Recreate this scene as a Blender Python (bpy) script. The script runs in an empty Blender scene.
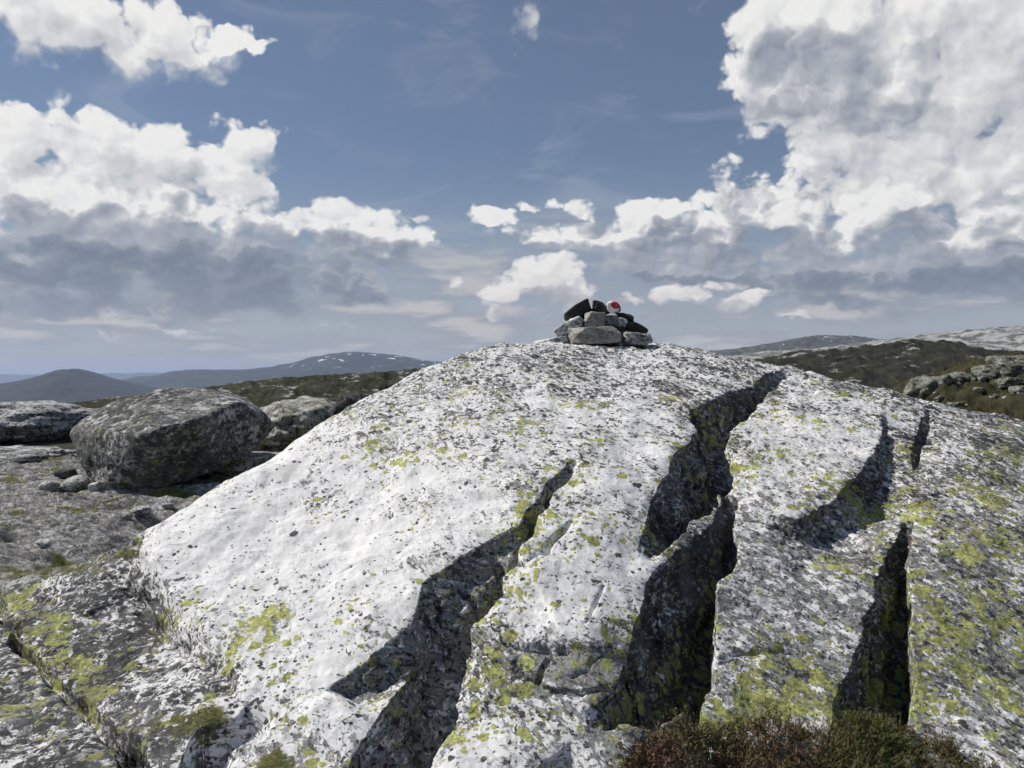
import bpy, bmesh, math, random
import numpy as np
from mathutils import Vector, Matrix, Euler

R = math.radians
scene = bpy.context.scene
COL = scene.collection

# ---------------------------------------------------------------- camera
FPX, CXP, CYP, HORIZON = 797.0, 512.0, 384.0, 376.0
PITCH = math.atan((CYP - HORIZON) / FPX)
EYE = (0.0, 0.0, 1.6)
cam_d = bpy.data.cameras.new("camera")
cam_d.sensor_width = 36.0
cam_d.lens = 36.0 * FPX / 1024.0
cam_d.clip_start = 0.05
cam_d.clip_end = 300000.0
cam = bpy.data.objects.new("camera", cam_d)
cam.location = EYE
cam.rotation_euler = (math.pi / 2 - PITCH, 0, 0)
COL.objects.link(cam)
scene.camera = cam

# ---------------------------------------------------------------- render / exposure
scene.view_settings.view_transform = 'Standard'
scene.view_settings.look = 'None'
scene.view_settings.gamma = 1.0
scene.view_settings.use_curve_mapping = False
scene.view_settings.exposure = 0.0
scene.render.engine = 'CYCLES'
scene.cycles.use_denoising = True
scene.cycles.use_adaptive_sampling = True
scene.cycles.adaptive_threshold = 0.02
scene.cycles.adaptive_min_samples = 12
scene.cycles.max_bounces = 5
scene.cycles.diffuse_bounces = 3
scene.cycles.volume_bounces = 1
scene.cycles.transparent_max_bounces = 8

# ---------------------------------------------------------------- sun
SUN_AZ, SUN_EL = -78.0, 47.0          # degrees: left of the view, above the horizon
sd = bpy.data.lights.new("sun", 'SUN')
sd.energy = 4.7
sd.angle = R(0.53)
sd.color = (1.0, 0.955, 0.89)
sun = bpy.data.objects.new("sun", sd)
sdir = Vector((math.sin(R(SUN_AZ)) * math.cos(R(SUN_EL)), math.cos(R(SUN_AZ)) * math.cos(R(SUN_EL)), math.sin(R(SUN_EL))))
sun.rotation_euler = sdir.to_track_quat('Z', 'Y').to_euler()
sun.location = sdir * 50
COL.objects.link(sun)


SKY_STRENGTH = 0.085
HAZE_DENSITY = 2.5e-5
CLOUD_GAIN = 1.0
NOISE_F, NOISE_P = 1.1, 0.85

# ---------------------------------------------------------------- node helper
class NG:
    """Small helper that writes node trees as expressions."""
    def __init__(self, nt):
        self.nt = nt

    def new(self, t, **kw):
        n = self.nt.nodes.new(t)
        for k, v in kw.items():
            setattr(n, k, v)
        return n

    def plug(self, sock, v):
        if v is None:
            return
        if isinstance(v, bpy.types.NodeSocket):
            self.nt.links.new(v, sock)
        else:
            if sock.type == 'RGBA' and hasattr(v, '__len__') and len(v) == 3:
                v = (*v, 1.0)
            sock.default_value = v

    def m(self, op, a, b=None, c=None, clamp=False):
        n = self.new('ShaderNodeMath', operation=op, use_clamp=clamp)
        self.plug(n.inputs[0], a); self.plug(n.inputs[1], b); self.plug(n.inputs[2], c)
        return n.outputs[0]

    def add(self, a, b): return self.m('ADD', a, b)
    def sub(self, a, b): return self.m('SUBTRACT', a, b)
    def mul(self, a, b): return self.m('MULTIPLY', a, b)
    def mad(self, a, b, c): return self.m('MULTIPLY_ADD', a, b, c)
    def mx(self, a, b): return self.m('MAXIMUM', a, b)
    def mn(self, a, b): return self.m('MINIMUM', a, b)

    def ss(self, x, lo, hi, to0=0.0, to1=1.0):
        n = self.new('ShaderNodeMapRange', interpolation_type='SMOOTHSTEP', clamp=True)
        self.plug(n.inputs['Value'], x)
        self.plug(n.inputs['From Min'], lo); self.plug(n.inputs['From Max'], hi)
        self.plug(n.inputs['To Min'], to0); self.plug(n.inputs['To Max'], to1)
        return n.outputs[0]

    def lin(self, x, lo, hi, to0=0.0, to1=1.0):
        n = self.new('ShaderNodeMapRange', interpolation_type='LINEAR', clamp=True)
        self.plug(n.inputs['Value'], x)
        self.plug(n.inputs['From Min'], lo); self.plug(n.inputs['From Max'], hi)
        self.plug(n.inputs['To Min'], to0); self.plug(n.inputs['To Max'], to1)
        return n.outputs[0]

    def v(self, op, a, b=None, scale=None):
        n = self.new('ShaderNodeVectorMath', operation=op)
        self.plug(n.inputs[0], a)
        if b is not None: self.plug(n.inputs[1], b)
        if scale is not None: self.plug(n.inputs['Scale'], scale)
        return n.outputs['Value'] if op in ('LENGTH', 'DISTANCE', 'DOT_PRODUCT') else n.outputs['Vector']

    def noise(self, vec, scale, detail=6.0, rough=0.55, lac=2.0, dist=0.0, out='Fac', ntype='FBM', dim='3D'):
        n = self.new('ShaderNodeTexNoise')
        n.noise_dimensions = dim
        try:
            n.noise_type = ntype
        except Exception:
            pass
        self.plug(n.inputs['Vector'], vec)
        n.inputs['Scale'].default_value = scale
        n.inputs['Detail'].default_value = detail
        n.inputs['Roughness'].default_value = rough
        n.inputs['Lacunarity'].default_value = lac
        n.inputs['Distortion'].default_value = dist
        return n.outputs[out]

    def voro(self, vec, scale, feature='F1', detail=0.0, rough=0.5, rnd=1.0, dim='3D'):
        n = self.new('ShaderNodeTexVoronoi', feature=feature)
        n.voronoi_dimensions = dim
        self.plug(n.inputs['Vector'], vec)
        n.inputs['Scale'].default_value = scale
        if 'Detail' in n.inputs: n.inputs['Detail'].default_value = detail
        if 'Roughness' in n.inputs: n.inputs['Roughness'].default_value = rough
        n.inputs['Randomness'].default_value = rnd
        return n

    def mix(self, f, a, b):
        n = self.new('ShaderNodeMix', data_type='RGBA')
        self.plug(n.inputs[0], f); self.plug(n.inputs[6], a); self.plug(n.inputs[7], b)
        return n.outputs[2]

    def fmix(self, f, a, b):
        n = self.new('ShaderNodeMix', data_type='FLOAT')
        self.plug(n.inputs[0], f); self.plug(n.inputs[2], a); self.plug(n.inputs[3], b)
        return n.outputs[0]

    def sep(self, vec):
        n = self.new('ShaderNodeSeparateXYZ'); self.plug(n.inputs[0], vec)
        return n.outputs

    def comb(self, x, y, z):
        n = self.new('ShaderNodeCombineXYZ')
        self.plug(n.inputs[0], x); self.plug(n.inputs[1], y); self.plug(n.inputs[2], z)
        return n.outputs[0]


# ---------------------------------------------------------------- pixel <-> space
def ray(px, py):
    cx, cy = (px - CXP) / FPX, (CYP - py) / FPX
    s, c = math.sin(PITCH), math.cos(PITCH)
    return np.array([cx, c + cy * s, -s + cy * c])

def at(px, py, Y):
    d = ray(px, py)
    k = Y / d[1]
    return Vector((d[0] * k, Y, EYE[2] + d[2] * k))

def project(P):
    """world points (N,3) -> pixels (N,2) of the photograph"""
    x, y, z = P[:, 0], P[:, 1], P[:, 2] - EYE[2]
    s, c = math.sin(PITCH), math.cos(PITCH)
    f = np.maximum(y * c - z * s, 0.05)
    u = y * s + z * c
    return np.stack([CXP + FPX * x / f, CYP - FPX * u / f], 1)


# ---------------------------------------------------------------- world
def ang(px, py):
    """pixel -> sky angles, in units of 1/797 rad"""
    az = math.atan((px - CXP) / FPX)
    el = math.atan((HORIZON - py) / FPX * math.cos(az))
    return FPX * az, FPX * el

#WORLD_BEGIN
# cloud banks from the farthest to the nearest: (masses (px, py, rx, ry, weight), self-shade, darkest, brightest, warmth, edge softness)
CLOUD_BANKS = [
    ([(960, 100, 165, 150, 1.2), (880, 190, 115, 66, 1.2), (1000, 220, 120, 80, 1.2), (1010, 30, 80, 60, 1.2), (55, 138, 100, 34, 1), (120, 162, 95, 40, 1.1), (195, 168, 85, 36, 1), (250, 138, 44, 25, 1), (238, 185, 58, 30, 1), (40, 185, 90, 55, 1.1), (120, 230, 140, 50, 1),
      (60, 20, 120, 42, 1.2), (150, 42, 95, 26, 1.2), (215, 38, 58, 18, 1.0), (262, 41, 24, 7, .7), (40, 58, 48, 20, .75), (865, 150, 80, 60, 1.3), (900, 70, 130, 90, 1.4), (170, 182, 85, 42, 1.4), (840, 195, 90, 40, 1.4), (1000, 120, 120, 160, 1.4)], 0.62, 0.42, 1.0, 0.0, 0.2),
    ([(765, 198, 85, 42, 1.1), (690, 235, 84, 30, 1.1), (620, 240, 74, 26, 1.1), (560, 236, 64, 20, 1), (650, 210, 42, 14, 1), (578, 207, 22, 13, 1), (540, 201, 24, 9, .8), (495, 212, 30, 10, .7), (830, 232, 100, 46, 1.1), (900, 215, 70, 30, 1), (960, 242, 110, 46, 1.1), (760, 256, 140, 24, 1.1),
      (345, 240, 68, 29, 1.1), (395, 245, 40, 27, 1.1), (300, 226, 50, 18, 1), (110, 218, 120, 44, 1.1), (210, 218, 80, 30, 1.1), (20, 232, 70, 50, 1.1), (420, 222, 30, 7, .5), (1000, 225, 60, 24, 1)], 2.0, 0.14, 1.0, 0.1, 0.22),
    ([(150, 262, 185, 40, 1.5), (250, 276, 130, 30, 1.5), (50, 268, 120, 38, 1.5), (330, 280, 80, 22, 1.3), (210, 300, 145, 22, 1.4), (80, 304, 140, 20, 1.4), (368, 300, 62, 16, 1),
      (850, 272, 170, 24, 1.5), (965, 280, 140, 32, 1.5), (740, 266, 125, 17, 1.4), (640, 264, 95, 12, 1.2), (900, 295, 170, 14, 1.3)], 2.2, 0.0, 0.40, 0.1, 0.6),
    ([(825, 66, 95, 56, 1.15), (765, 42, 42, 54, 1.1), (768, 92, 36, 34, 1.1), (830, 84, 90, 50, 1.2), (892, 92, 56, 40, 1.2), (850, 122, 72, 20, 1), (790, 14, 44, 32, 1), (925, 60, 38, 32, .9), (1018, 183, 16, 12, .9), (885, 205, 56, 20, .8), (800, 215, 50, 18, .8)], 1.15, 0.16, 0.98, 0.0, 0.3),
    ([(545, 284, 46, 25, 1.4), (508, 292, 26, 14, 1.2), (512, 312, 28, 10, 1.1), (562, 304, 38, 14, 1.2), (640, 300, 18, 10, 1.2), (690, 294, 32, 12, 1.2), (740, 301, 34, 11, 1.1), (725, 284, 24, 11, 1.1), (655, 318, 38, 5, .6), (458, 281, 12, 12, .9), 
      (350, 328, 54, 6, .6), (200, 330, 74, 6, .6), (445, 334, 42, 5, .6), (780, 318, 54, 5, .6), (130, 330, 60, 5, .5),
      (545, 290, 30, 14, 1)], 1.6, 0.25, 0.95, 0.9, 0.3),
    ([(520, 20, 26, 34, .55), (502, 55, 16, 22, .5), (535, 42, 20, 14, .5), (700, 8, 20, 18, .45), (448, 45, 20, 12, .3), (290, 35, 14, 6, .4), (600, 130, 40, 12, .25)], 0.5, 0.5, 0.9, 0.0, 1.3),
]

def build_world():
    w = bpy.data.worlds.new("World")
    scene.world = w
    w.use_nodes = True
    w.cycles.sampling_method = 'MANUAL'
    w.cycles.sample_map_resolution = 256
    nt = w.node_tree
    nt.nodes.clear()
    g = NG(nt)
    out = g.new('ShaderNodeOutputWorld')
    bg = g.new('ShaderNodeBackground')
    bg.inputs['Strength'].default_value = SKY_STRENGTH
    sky = g.new('ShaderNodeTexSky', sky_type='NISHITA')
    sky.sun_disc = False
    sky.sun_elevation = R(SUN_EL)
    sky.sun_rotation = R(SUN_AZ)
    sky.altitude = 1100.0
    sky.air_density = 1.0
    sky.dust_density = 0.6
    sky.ozone_density = 2.0

    D = g.new('ShaderNodeTexCoord').outputs['Generated']
    x, y, z = g.sep(D)[0:3]
    u = g.mul(g.m('ARCTAN2', x, y), FPX)
    el = g.m('ARCSINE', z)
    v = g.mul(el, FPX)
    vl = g.mad(g.m('LOGARITHM', g.add(g.mx(g.mul(v, 1 / 40.0), -0.6), 1.0), math.e), 60.0, g.mul(v, 0.55))
    N = g.comb(g.mul(u, 0.01), g.mul(vl, 0.0145), 3.3)
    wv = g.v('SUBTRACT', g.noise(N, 1.1, 4, 0.58, out='Color', dim='2D'), (0.5, 0.5, 0.5))
    wv2 = g.v('SUBTRACT', g.noise(N, 3.7, 3, 0.6, out='Color', dim='2D'), (0.5, 0.5, 0.5))
    P = g.comb(u, v, 0.0)
    Pw = g.v('ADD', P, g.v('MULTIPLY', wv, (70.0, 44.0, 0.0)))
    Pw = g.v('ADD', Pw, g.v('MULTIPLY', wv2, (22.0, 16.0, 0.0)))

    def field(lst, PP):
        acc = None
        for (px, py, rx, ry, wt) in lst:
            cu, cv = ang(px, py)
            ca = math.cos(cu / FPX)
            q = g.v('MULTIPLY', g.v('SUBTRACT', PP, (cu, cv, 0.0)), (1.0 / (rx * ca), 1.0 / (ry * ca), 0.0))
            sv = g.sub(wt, g.v('DOT_PRODUCT', q, q))
            acc = sv if acc is None else g.mx(acc, sv)
        return acc
    def puff(NN):
        bb = g.voro(g.v('ADD', NN, g.v('SCALE', wv2, scale=0.16)), 2.0, detail=3.0, rough=0.52, dim='2D')
        dd_ = bb.outputs['Distance']
        return g.sub(1.0, g.mul(dd_, g.mad(dd_, 0.5, 0.6)))
    SUNWARD = (-13.0, 20.0)
    Ns = g.v('ADD', N, (SUNWARD[0] * 0.01, SUNWARD[1] * 0.0145 * 1.3, 0.0))
    Nb = g.v('ADD', N, (-0.05, 0.08, 0.0))
    def rough_of(f, p): return g.add(g.mul(g.sub(f, 0.5), NOISE_F), g.mul(g.sub(p, 0.42), NOISE_P))
    f1, p0 = g.noise(N, 1.7, 8, 0.56, dim='2D'), puff(N)
    n0 = rough_of(f1, p0)
    n1 = rough_of(g.noise(Ns, 1.7, 5, 0.54, dim='2D'), puff(Ns))
    fs = g.noise(N, 6.5, 6, 0.58, dim='2D')
    bump = g.sub(p0, puff(Nb))
    Ps = g.v('ADD', Pw, (SUNWARD[0], SUNWARD[1], 0.0))
    K = 1.0 / SKY_STRENGTH
    def up(c): return g.v('SCALE', c, scale=K * CLOUD_GAIN)
    # thin high veil + pale band over the horizon
    veil = g.ss(v, 0.0, 230.0, 1.0, 0.0)
    hz = g.mix(g.ss(v, 0.0, 110.0), (0.43, 0.445, 0.475), (0.335, 0.375, 0.445))
    skyc = g.mix(g.mul(veil, 0.92), g.mix(0.35, sky.outputs[0], up((0.16, 0.19, 0.26))), up(hz))
    veil2 = g.ss(g.noise(g.v('MULTIPLY', N, (0.6, 1.6, 1.0)), 1.3, 5, 0.6, dist=0.6, dim='2D'), 0.5, 0.8, 0.0, 0.22)
    skyc = g.mix(veil2, skyc, up((0.52, 0.55, 0.60)))
    # rows of flat far cloud sunk in the haze over the horizon
    nr = g.noise(g.comb(g.mul(u, 0.0075), g.mul(vl, 0.036), 1.0), 1.0, 7, 0.58, dim='2D')
    row = g.mul(g.ss(nr, 0.38, 0.60), g.mul(g.ss(v, 6.0, 26.0), g.ss(v, 190.0, 70.0)))
    skyc = g.mix(g.mul(row, 0.85), skyc, up(g.mix(g.ss(nr, 0.5, 0.68), (0.33, 0.355, 0.40), (0.58, 0.565, 0.555))))
    colr = skyc
    for (lst, k, floor, top, warm, soft) in CLOUD_BANKS:
        S0, S1 = field(lst, Pw), field(lst, Ps)
        small = max(q[2] for q in lst) < 60
        d0, d1 = g.add(S0, g.add(n0, g.mul(g.sub(fs, 0.5), 0.9)) if small else n0), g.add(S1, n1)
        away = g.ss(g.sub(g.mn(S1, 0.9), g.mn(S0, 0.9)), -0.1, 0.35)     # 1 on the side turned from the sun
        alpha = g.ss(d0, -0.06, g.add(g.mad(away, 0.8, soft + 0.16), g.ss(v, 200.0, 20.0, 0.0, 0.45)))
        # the depth of cloud the sunlight has come through decides how white a fold is
        tau = g.mul(g.mx(d1, 0.0), k)
        lit = g.m('POWER', 2.718, g.mul(tau, -1.0))
        lit = g.mad(lit, top - floor, floor)
        lit = g.mx(g.mn(g.add(lit, g.mul(bump, 0.24)), 1.0), 0.0)
        cr = g.new('ShaderNodeValToRGB')
        e = cr.color_ramp.elements
        e[0].position = 0.0; e[0].color = (0.185, 0.225, 0.29, 1)
        e[1].position = 1.0; e[1].color = (0.86, 0.855, 0.84, 1)
        for pos, c in ((0.25, (0.265, 0.30, 0.365, 1)), (0.5, (0.42, 0.445, 0.49, 1)), (0.75, (0.64, 0.65, 0.665, 1))):
            q = e.new(pos); q.color = c
        nt.links.new(lit, cr.inputs[0])
        cc = g.mix(g.mul(g.ss(v, 40.0, 160.0, 1.0, 0.0), 0.5 * warm), cr.outputs[0], g.mix(lit, (0.33, 0.35, 0.40), (0.83, 0.75, 0.69)))
        cc = g.mix(g.ss(v, 10.0, 100.0, 0.55, 0.0), cc, (0.42, 0.44, 0.475))
        colr = g.mix(alpha, colr, up(cc))
    # behind the viewer and under the horizon: plain haze
    colr = g.mix(g.ss(v, -40.0, 0.0, 1.0, 0.0), colr, up((0.28, 0.30, 0.33)))
    nt.links.new(colr, bg.inputs['Color'])
    nt.links.new(bg.outputs[0], out.inputs['Surface'])
build_world()
#WORLD_END


# ---------------------------------------------------------------- numpy noise
def _h(ix, iy, iz, seed):
    n = (ix.astype(np.int64) * 374761393 + iy.astype(np.int64) * 668265263 + iz.astype(np.int64) * 2147483647 + seed * 1274126177) & 0xffffffff
    n = ((n ^ (n >> 13)) * 1274126177) & 0xffffffff
    n = (n ^ (n >> 16)) & 0xffffffff
    n = (n * 2246822519) & 0xffffffff
    n = n ^ (n >> 15)
    return n

def noise2(x, y, seed=0):
    ix, iy = np.floor(x), np.floor(y)
    fx, fy = x - ix, y - iy
    ix = ix.astype(np.int64); iy = iy.astype(np.int64)
    u = fx * fx * fx * (fx * (fx * 6 - 15) + 10); v = fy * fy * fy * (fy * (fy * 6 - 15) + 10)
    z = np.zeros_like(ix)
    def gr(dx, dy):
        a = _h(ix + dx, iy + dy, z, seed) * (2 * math.pi / 4294967296.0)
        return np.cos(a) * (fx - dx) + np.sin(a) * (fy - dy)
    a = gr(0, 0); b = gr(1, 0); c = gr(0, 1); d = gr(1, 1)
    return ((a + (b - a) * u) + ((c + (d - c) * u) - (a + (b - a) * u)) * v) * 1.5

def fbm2(x, y, octv=5, seed=0, gain=0.5, ridged=False):
    t = np.zeros_like(x); a = 1.0; f = 1.0
    for i in range(octv):
        n = noise2(x * f + 17.3 * i, y * f - 9.1 * i, seed + i)
        if ridged: n = 1 - 2 * np.abs(n)
        t += a * n; a *= gain; f *= 2.03
    return t

def noise3(P, seed=0):
    i = np.floor(P); f = P - i; i = i.astype(np.int64)
    u = f * f * (3 - 2 * f)
    def val(dx, dy, dz):
        return _h(i[:, 0] + dx, i[:, 1] + dy, i[:, 2] + dz, seed) / 2147483648.0 - 1.0
    r = 0
    for dx in (0, 1):
        for dy in (0, 1):
            for dz in (0, 1):
                wgt = (u[:, 0] if dx else 1 - u[:, 0]) * (u[:, 1] if dy else 1 - u[:, 1]) * (u[:, 2] if dz else 1 - u[:, 2])
                r = r + wgt * val(dx, dy, dz)
    return r

def fbm3(P, octv=4, seed=0, gain=0.5):
    t = 0; a = 1.0; f = 1.0
    for k in range(octv):
        t = t + a * noise3(P * f + 11.7 * k, seed + k); a *= gain; f *= 2.03
    return t

def sstep(x, a, b):
    t = np.clip((x - a) / (b - a), 0, 1)
    return t * t * (3 - 2 * t)


# ---------------------------------------------------------------- mesh helpers
def mesh_np(name, verts, faces, mat, parent=None, smooth=True, attrs=None):
    """verts (N,3), faces (M,k) array -> one linked mesh object"""
    verts = np.ascontiguousarray(verts, dtype=np.float32)
    faces = np.ascontiguousarray(faces, dtype=np.int32)
    me = bpy.data.meshes.new(name)
    n, k = faces.shape
    me.vertices.add(len(verts)); me.vertices.foreach_set('co', verts.ravel())
    me.loops.add(n * k); me.loops.foreach_set('vertex_index', faces.ravel())
    me.polygons.add(n)
    me.polygons.foreach_set('loop_start', np.arange(0, n * k, k, dtype=np.int32))
    me.polygons.foreach_set('loop_total', np.full(n, k, dtype=np.int32))
    me.polygons.foreach_set('use_smooth', np.full(n, smooth, dtype=bool))
    if attrs:
        for an, av in attrs.items():
            at_ = me.attributes.new(an, 'FLOAT', 'POINT')
            at_.data.foreach_set('value', np.ascontiguousarray(av, dtype=np.float32))
    me.update(calc_edges=True)
    me.validate()
    o = bpy.data.objects.new(name, me)
    COL.objects.link(o)
    if mat: me.materials.append(mat)
    if parent: o.parent = parent
    return o

def sub_faces(verts, faces, mask, attrs):
    f = faces[mask]
    u, inv = np.unique(f.ravel(), return_inverse=True)
    return verts[u], inv.reshape(f.shape), {k: v[u] for k, v in attrs.items()}

def tag(o, label=None, cat=None, group=None, kind=None):
    if label: o['label'] = label
    if cat: o['category'] = cat
    if group: o['group'] = group
    if kind: o['kind'] = kind
    return o

def empty(name, loc):
    o = bpy.data.objects.new(name, None)
    o.location = loc
    o.empty_display_size = 0.2
    COL.objects.link(o)
    return o


# ---------------------------------------------------------------- rock material
def rock_material(name, pale=(0.74, 0.733, 0.72), grey=(0.26, 0.26, 0.25), dark=(0.030, 0.030, 0.030), yellow=(0.45, 0.465, 0.165),
                  use_attr=True, a_dark=0.5, a_grey=0.5, a_yel=0.3, a_moss=0.0, scale=1.0, obj_space=False, bump=1.0, bands=0.0, layered=(0.35, -0.25, 1.0)):
    mat = bpy.data.materials.new(name)
    mat.use_nodes = True
    nt = mat.node_tree
    g = NG(nt)
    bsdf = nt.nodes['Principled BSDF']
    bsdf.inputs['Specular IOR Level'].default_value = 0.25
    if obj_space:
        P0 = g.new('ShaderNodeTexCoord').outputs['Object']
    else:
        P0 = g.new('ShaderNodeNewGeometry').outputs['Position']
    P = g.v('SCALE', P0, scale=scale)

    def attr(an, const):
        if not use_attr: return const
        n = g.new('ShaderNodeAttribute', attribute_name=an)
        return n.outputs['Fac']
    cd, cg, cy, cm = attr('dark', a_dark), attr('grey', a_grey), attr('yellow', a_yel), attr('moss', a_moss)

    warp = g.v('SUBTRACT', g.noise(P, 14.0, 5, 0.62, out='Color'), (0.5, 0.5, 0.5))
    Pw = g.v('ADD', P, g.v('SCALE', warp, scale=0.09))
    Pw2 = g.v('ADD', P, g.v('SCALE', warp, scale=0.035))
    # foliation direction: thin layers tilted through the rock
    lay = g.v('DOT_PRODUCT', Pw, layered)
    Pl = g.v('ADD', P, g.v('SCALE', layered, scale=g.mul(g.v('DOT_PRODUCT', P, layered), 2.0)))
    n_str = g.noise(Pl, 5.0, 9, 0.66)
    n_big = g.noise(P, 2.7, 4, 0.55)
    n_mid = g.noise(P, 7.5, 8, 0.62)
    n_fin = g.noise(P, 55.0, 6, 0.7)
    n_vf = g.noise(P, 260.0, 3, 0.6)

    # bare stone: pale, with faint veins and dust-grey drift
    base = g.mix(g.ss(n_str, 0.34, 0.60), tuple(0.85 * c for c in pale), pale)
    base = g.mix(g.ss(n_mid, 0.56, 0.74, 0, 0.35), base, tuple(0.66 * c for c in pale))
    base = g.mix(g.mul(g.ss(n_vf, 0.58, 0.76), 0.18), base, tuple(0.5 * c for c in pale))
    n_cl = g.sub(g.noise(P, 2.6, 5, 0.6), 0.5)
    def cover(c, n, sd, clump, w=0.011):
        """n thresholded so that about the share c of the stone is covered, more where clump is high"""
        t = g.add(g.mad(c, -3.2 * sd, 0.5 + 1.70 * sd), g.mul(clump, -0.36))
        return g.ss(n, g.sub(t, w), g.add(t, w))
    # grey crust: ragged patches of a few centimetres
    Pn = g.v('ADD', Pl, g.v('SCALE', warp, scale=0.05))
    ng1 = g.noise(g.v('ADD', Pn, (5.1, 2.2, 0.4)), 11.0, 7, 0.64)
    ng2 = g.noise(Pw2, 19.0, 5, 0.62)
    gmask = g.mx(cover(cg, ng1, 0.115, n_cl), g.mul(cover(g.mul(cg, 0.75), ng2, 0.12, n_cl), 0.85))
    gcol = g.mix(g.ss(n_fin, 0.38, 0.64), tuple(0.55 * c for c in grey), tuple(1.2 * c for c in grey))
    col = g.mix(g.mul(gmask, 0.92), base, gcol)

    # hairline partings along the layering
    nl = g.noise(g.v('ADD', P, g.v('SCALE', layered, scale=g.mul(g.v('DOT_PRODUCT', P, layered), 7.0))), 2.1, 6, 0.62)
    part = g.mul(g.ss(g.m('ABSOLUTE', g.sub(nl, 0.5)), 0.003, 0.010, 1.0, 0.0), g.ss(g.add(cg, n_cl), 0.02, 0.45))
    col = g.mix(g.mul(part, 0.8), col, (0.04, 0.04, 0.04))

    # yellow-green map lichen
    vy = g.voro(Pw, 12.5)
    ry = g.sep(vy.outputs['Color'])
    gate = g.mad(n_big, 1.7, g.mad(cy, 1.15, -1.20))
    rad = g.mul(g.mx(gate, 0.0), g.mad(ry[0], 1.5, 0.2))
    dy = g.sub(g.add(vy.outputs['Distance'], g.mul(g.sub(n_fin, 0.5), 0.28)), rad)
    ym = g.ss(dy, -0.03, 0.02, 1.0, 0.0)
    vy2 = g.voro(Pw2, 33.0)
    ry2 = g.sep(vy2.outputs['Color'])
    rad2 = g.mul(g.mx(g.add(gate, 0.03), 0.0), g.mad(ry2[1], 1.6, -0.25))
    ym2 = g.ss(g.sub(g.add(vy2.outputs['Distance'], g.mul(g.sub(n_fin, 0.5), 0.3)), rad2), -0.03, 0.03, 1.0, 0.0)
    ym = g.mx(ym, ym2)
    ycol = g.mix(g.ss(n_fin, 0.40, 0.62), tuple(0.72 * c for c in yellow), tuple(1.25 * c for c in yellow))
    ycol = g.mix(g.ss(g.noise(P, 3.3, 2, 0.5), 0.42, 0.62), ycol, g.mix(0.5, ycol, (0.19, 0.195, 0.075)))
    ycol = g.mix(g.ss(n_vf, 0.55, 0.68, 0, 0.8), ycol, (0.05, 0.05, 0.04))
    col = g.mix(ym, col, ycol)

    # black crust lichen: spots at three sizes plus ragged mats
    dm = None
    dens = g.add(g.mul(cd, 0.95), g.mul(g.sub(g.noise(P, 4.3, 5, 0.6), 0.5), 1.5))
    for (sc, rmax, pk, off) in ((11.0, 0.34, 0.30, 0.0), (23.0, 0.40, 0.62, 3.7), (47.0, 0.42, 0.85, 8.1)):
        vv = g.voro(g.v('ADD', Pw2, (off, off * 0.7, -off)), sc)
        rc = g.sep(vv.outputs['Color'])
        r_ = g.mul(g.mul(g.m('LESS_THAN', rc[1], g.mul(dens, pk)), rmax), g.mad(rc[2], 0.75, 0.25))
        d_ = g.sub(g.add(vv.outputs['Distance'], g.mul(g.sub(n_fin, 0.5), 0.42)), r_)
        mk = g.mul(g.ss(d_, -0.05, 0.03, 1.0, 0.0), g.m('GREATER_THAN', r_, 0.01))
        dm = mk if dm is None else g.mx(dm, mk)
    nb1 = g.noise(g.v('ADD', Pn, (-3.1, 7.7, 1.9)), 15.0, 6, 0.64)
    nb2 = g.noise(g.v('ADD', Pw2, (9.3, -4.1, 2.9)), 27.0, 5, 0.62)
    mats = g.mx(cover(cd, nb1, 0.115, n_cl), cover(g.mul(cd, 0.85), nb2, 0.12, n_cl))
    dm = g.mx(dm, mats)
    dm = g.mul(dm, g.mad(ym, -0.55, 1.0))
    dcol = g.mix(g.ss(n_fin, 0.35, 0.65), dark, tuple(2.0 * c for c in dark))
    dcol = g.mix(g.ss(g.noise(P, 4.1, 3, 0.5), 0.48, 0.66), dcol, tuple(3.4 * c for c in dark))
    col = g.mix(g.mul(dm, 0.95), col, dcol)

    # moss cushions
    mm = g.ss(g.add(g.mul(n_mid, 0.5), g.mad(n_fin, 0.25, g.mul(cm, 0.7))), 0.62, 0.70)
    mcol = g.mix(g.ss(g.add(g.mul(n_fin, 0.6), g.mul(n_mid, 0.4)), 0.38, 0.62), (0.035, 0.04, 0.015), (0.17, 0.165, 0.05))
    col = g.mix(mm, col, mcol)

    nt.links.new(col, bsdf.inputs['Base Color'])
    bsdf.inputs['Roughness'].default_value = 0.88
    # relief
    hgt = g.add(g.mul(n_mid, g.mad(g.mx(gmask, dm), 0.14, 0.14)), g.add(g.mul(n_fin, g.mad(g.mx(gmask, dm), 0.16, 0.05)), g.mul(n_str, 0.16)))
    hgt = g.sub(g.add(hgt, g.mul(n_vf, 0.05)), g.mul(part, 0.12))
    hgt = g.add(hgt, g.add(g.mul(dm, 0.03), g.mul(ym, 0.03)))
    b = g.new('ShaderNodeBump')
    b.inputs['Strength'].default_value = min(1.0, 0.85 * bump)
    b.inputs['Distance'].default_value = 0.05 / scale * bump
    nt.links.new(hgt, b.inputs['Height'])
    nt.links.new(b.outputs[0], bsdf.inputs['Normal'])
    return mat


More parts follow.
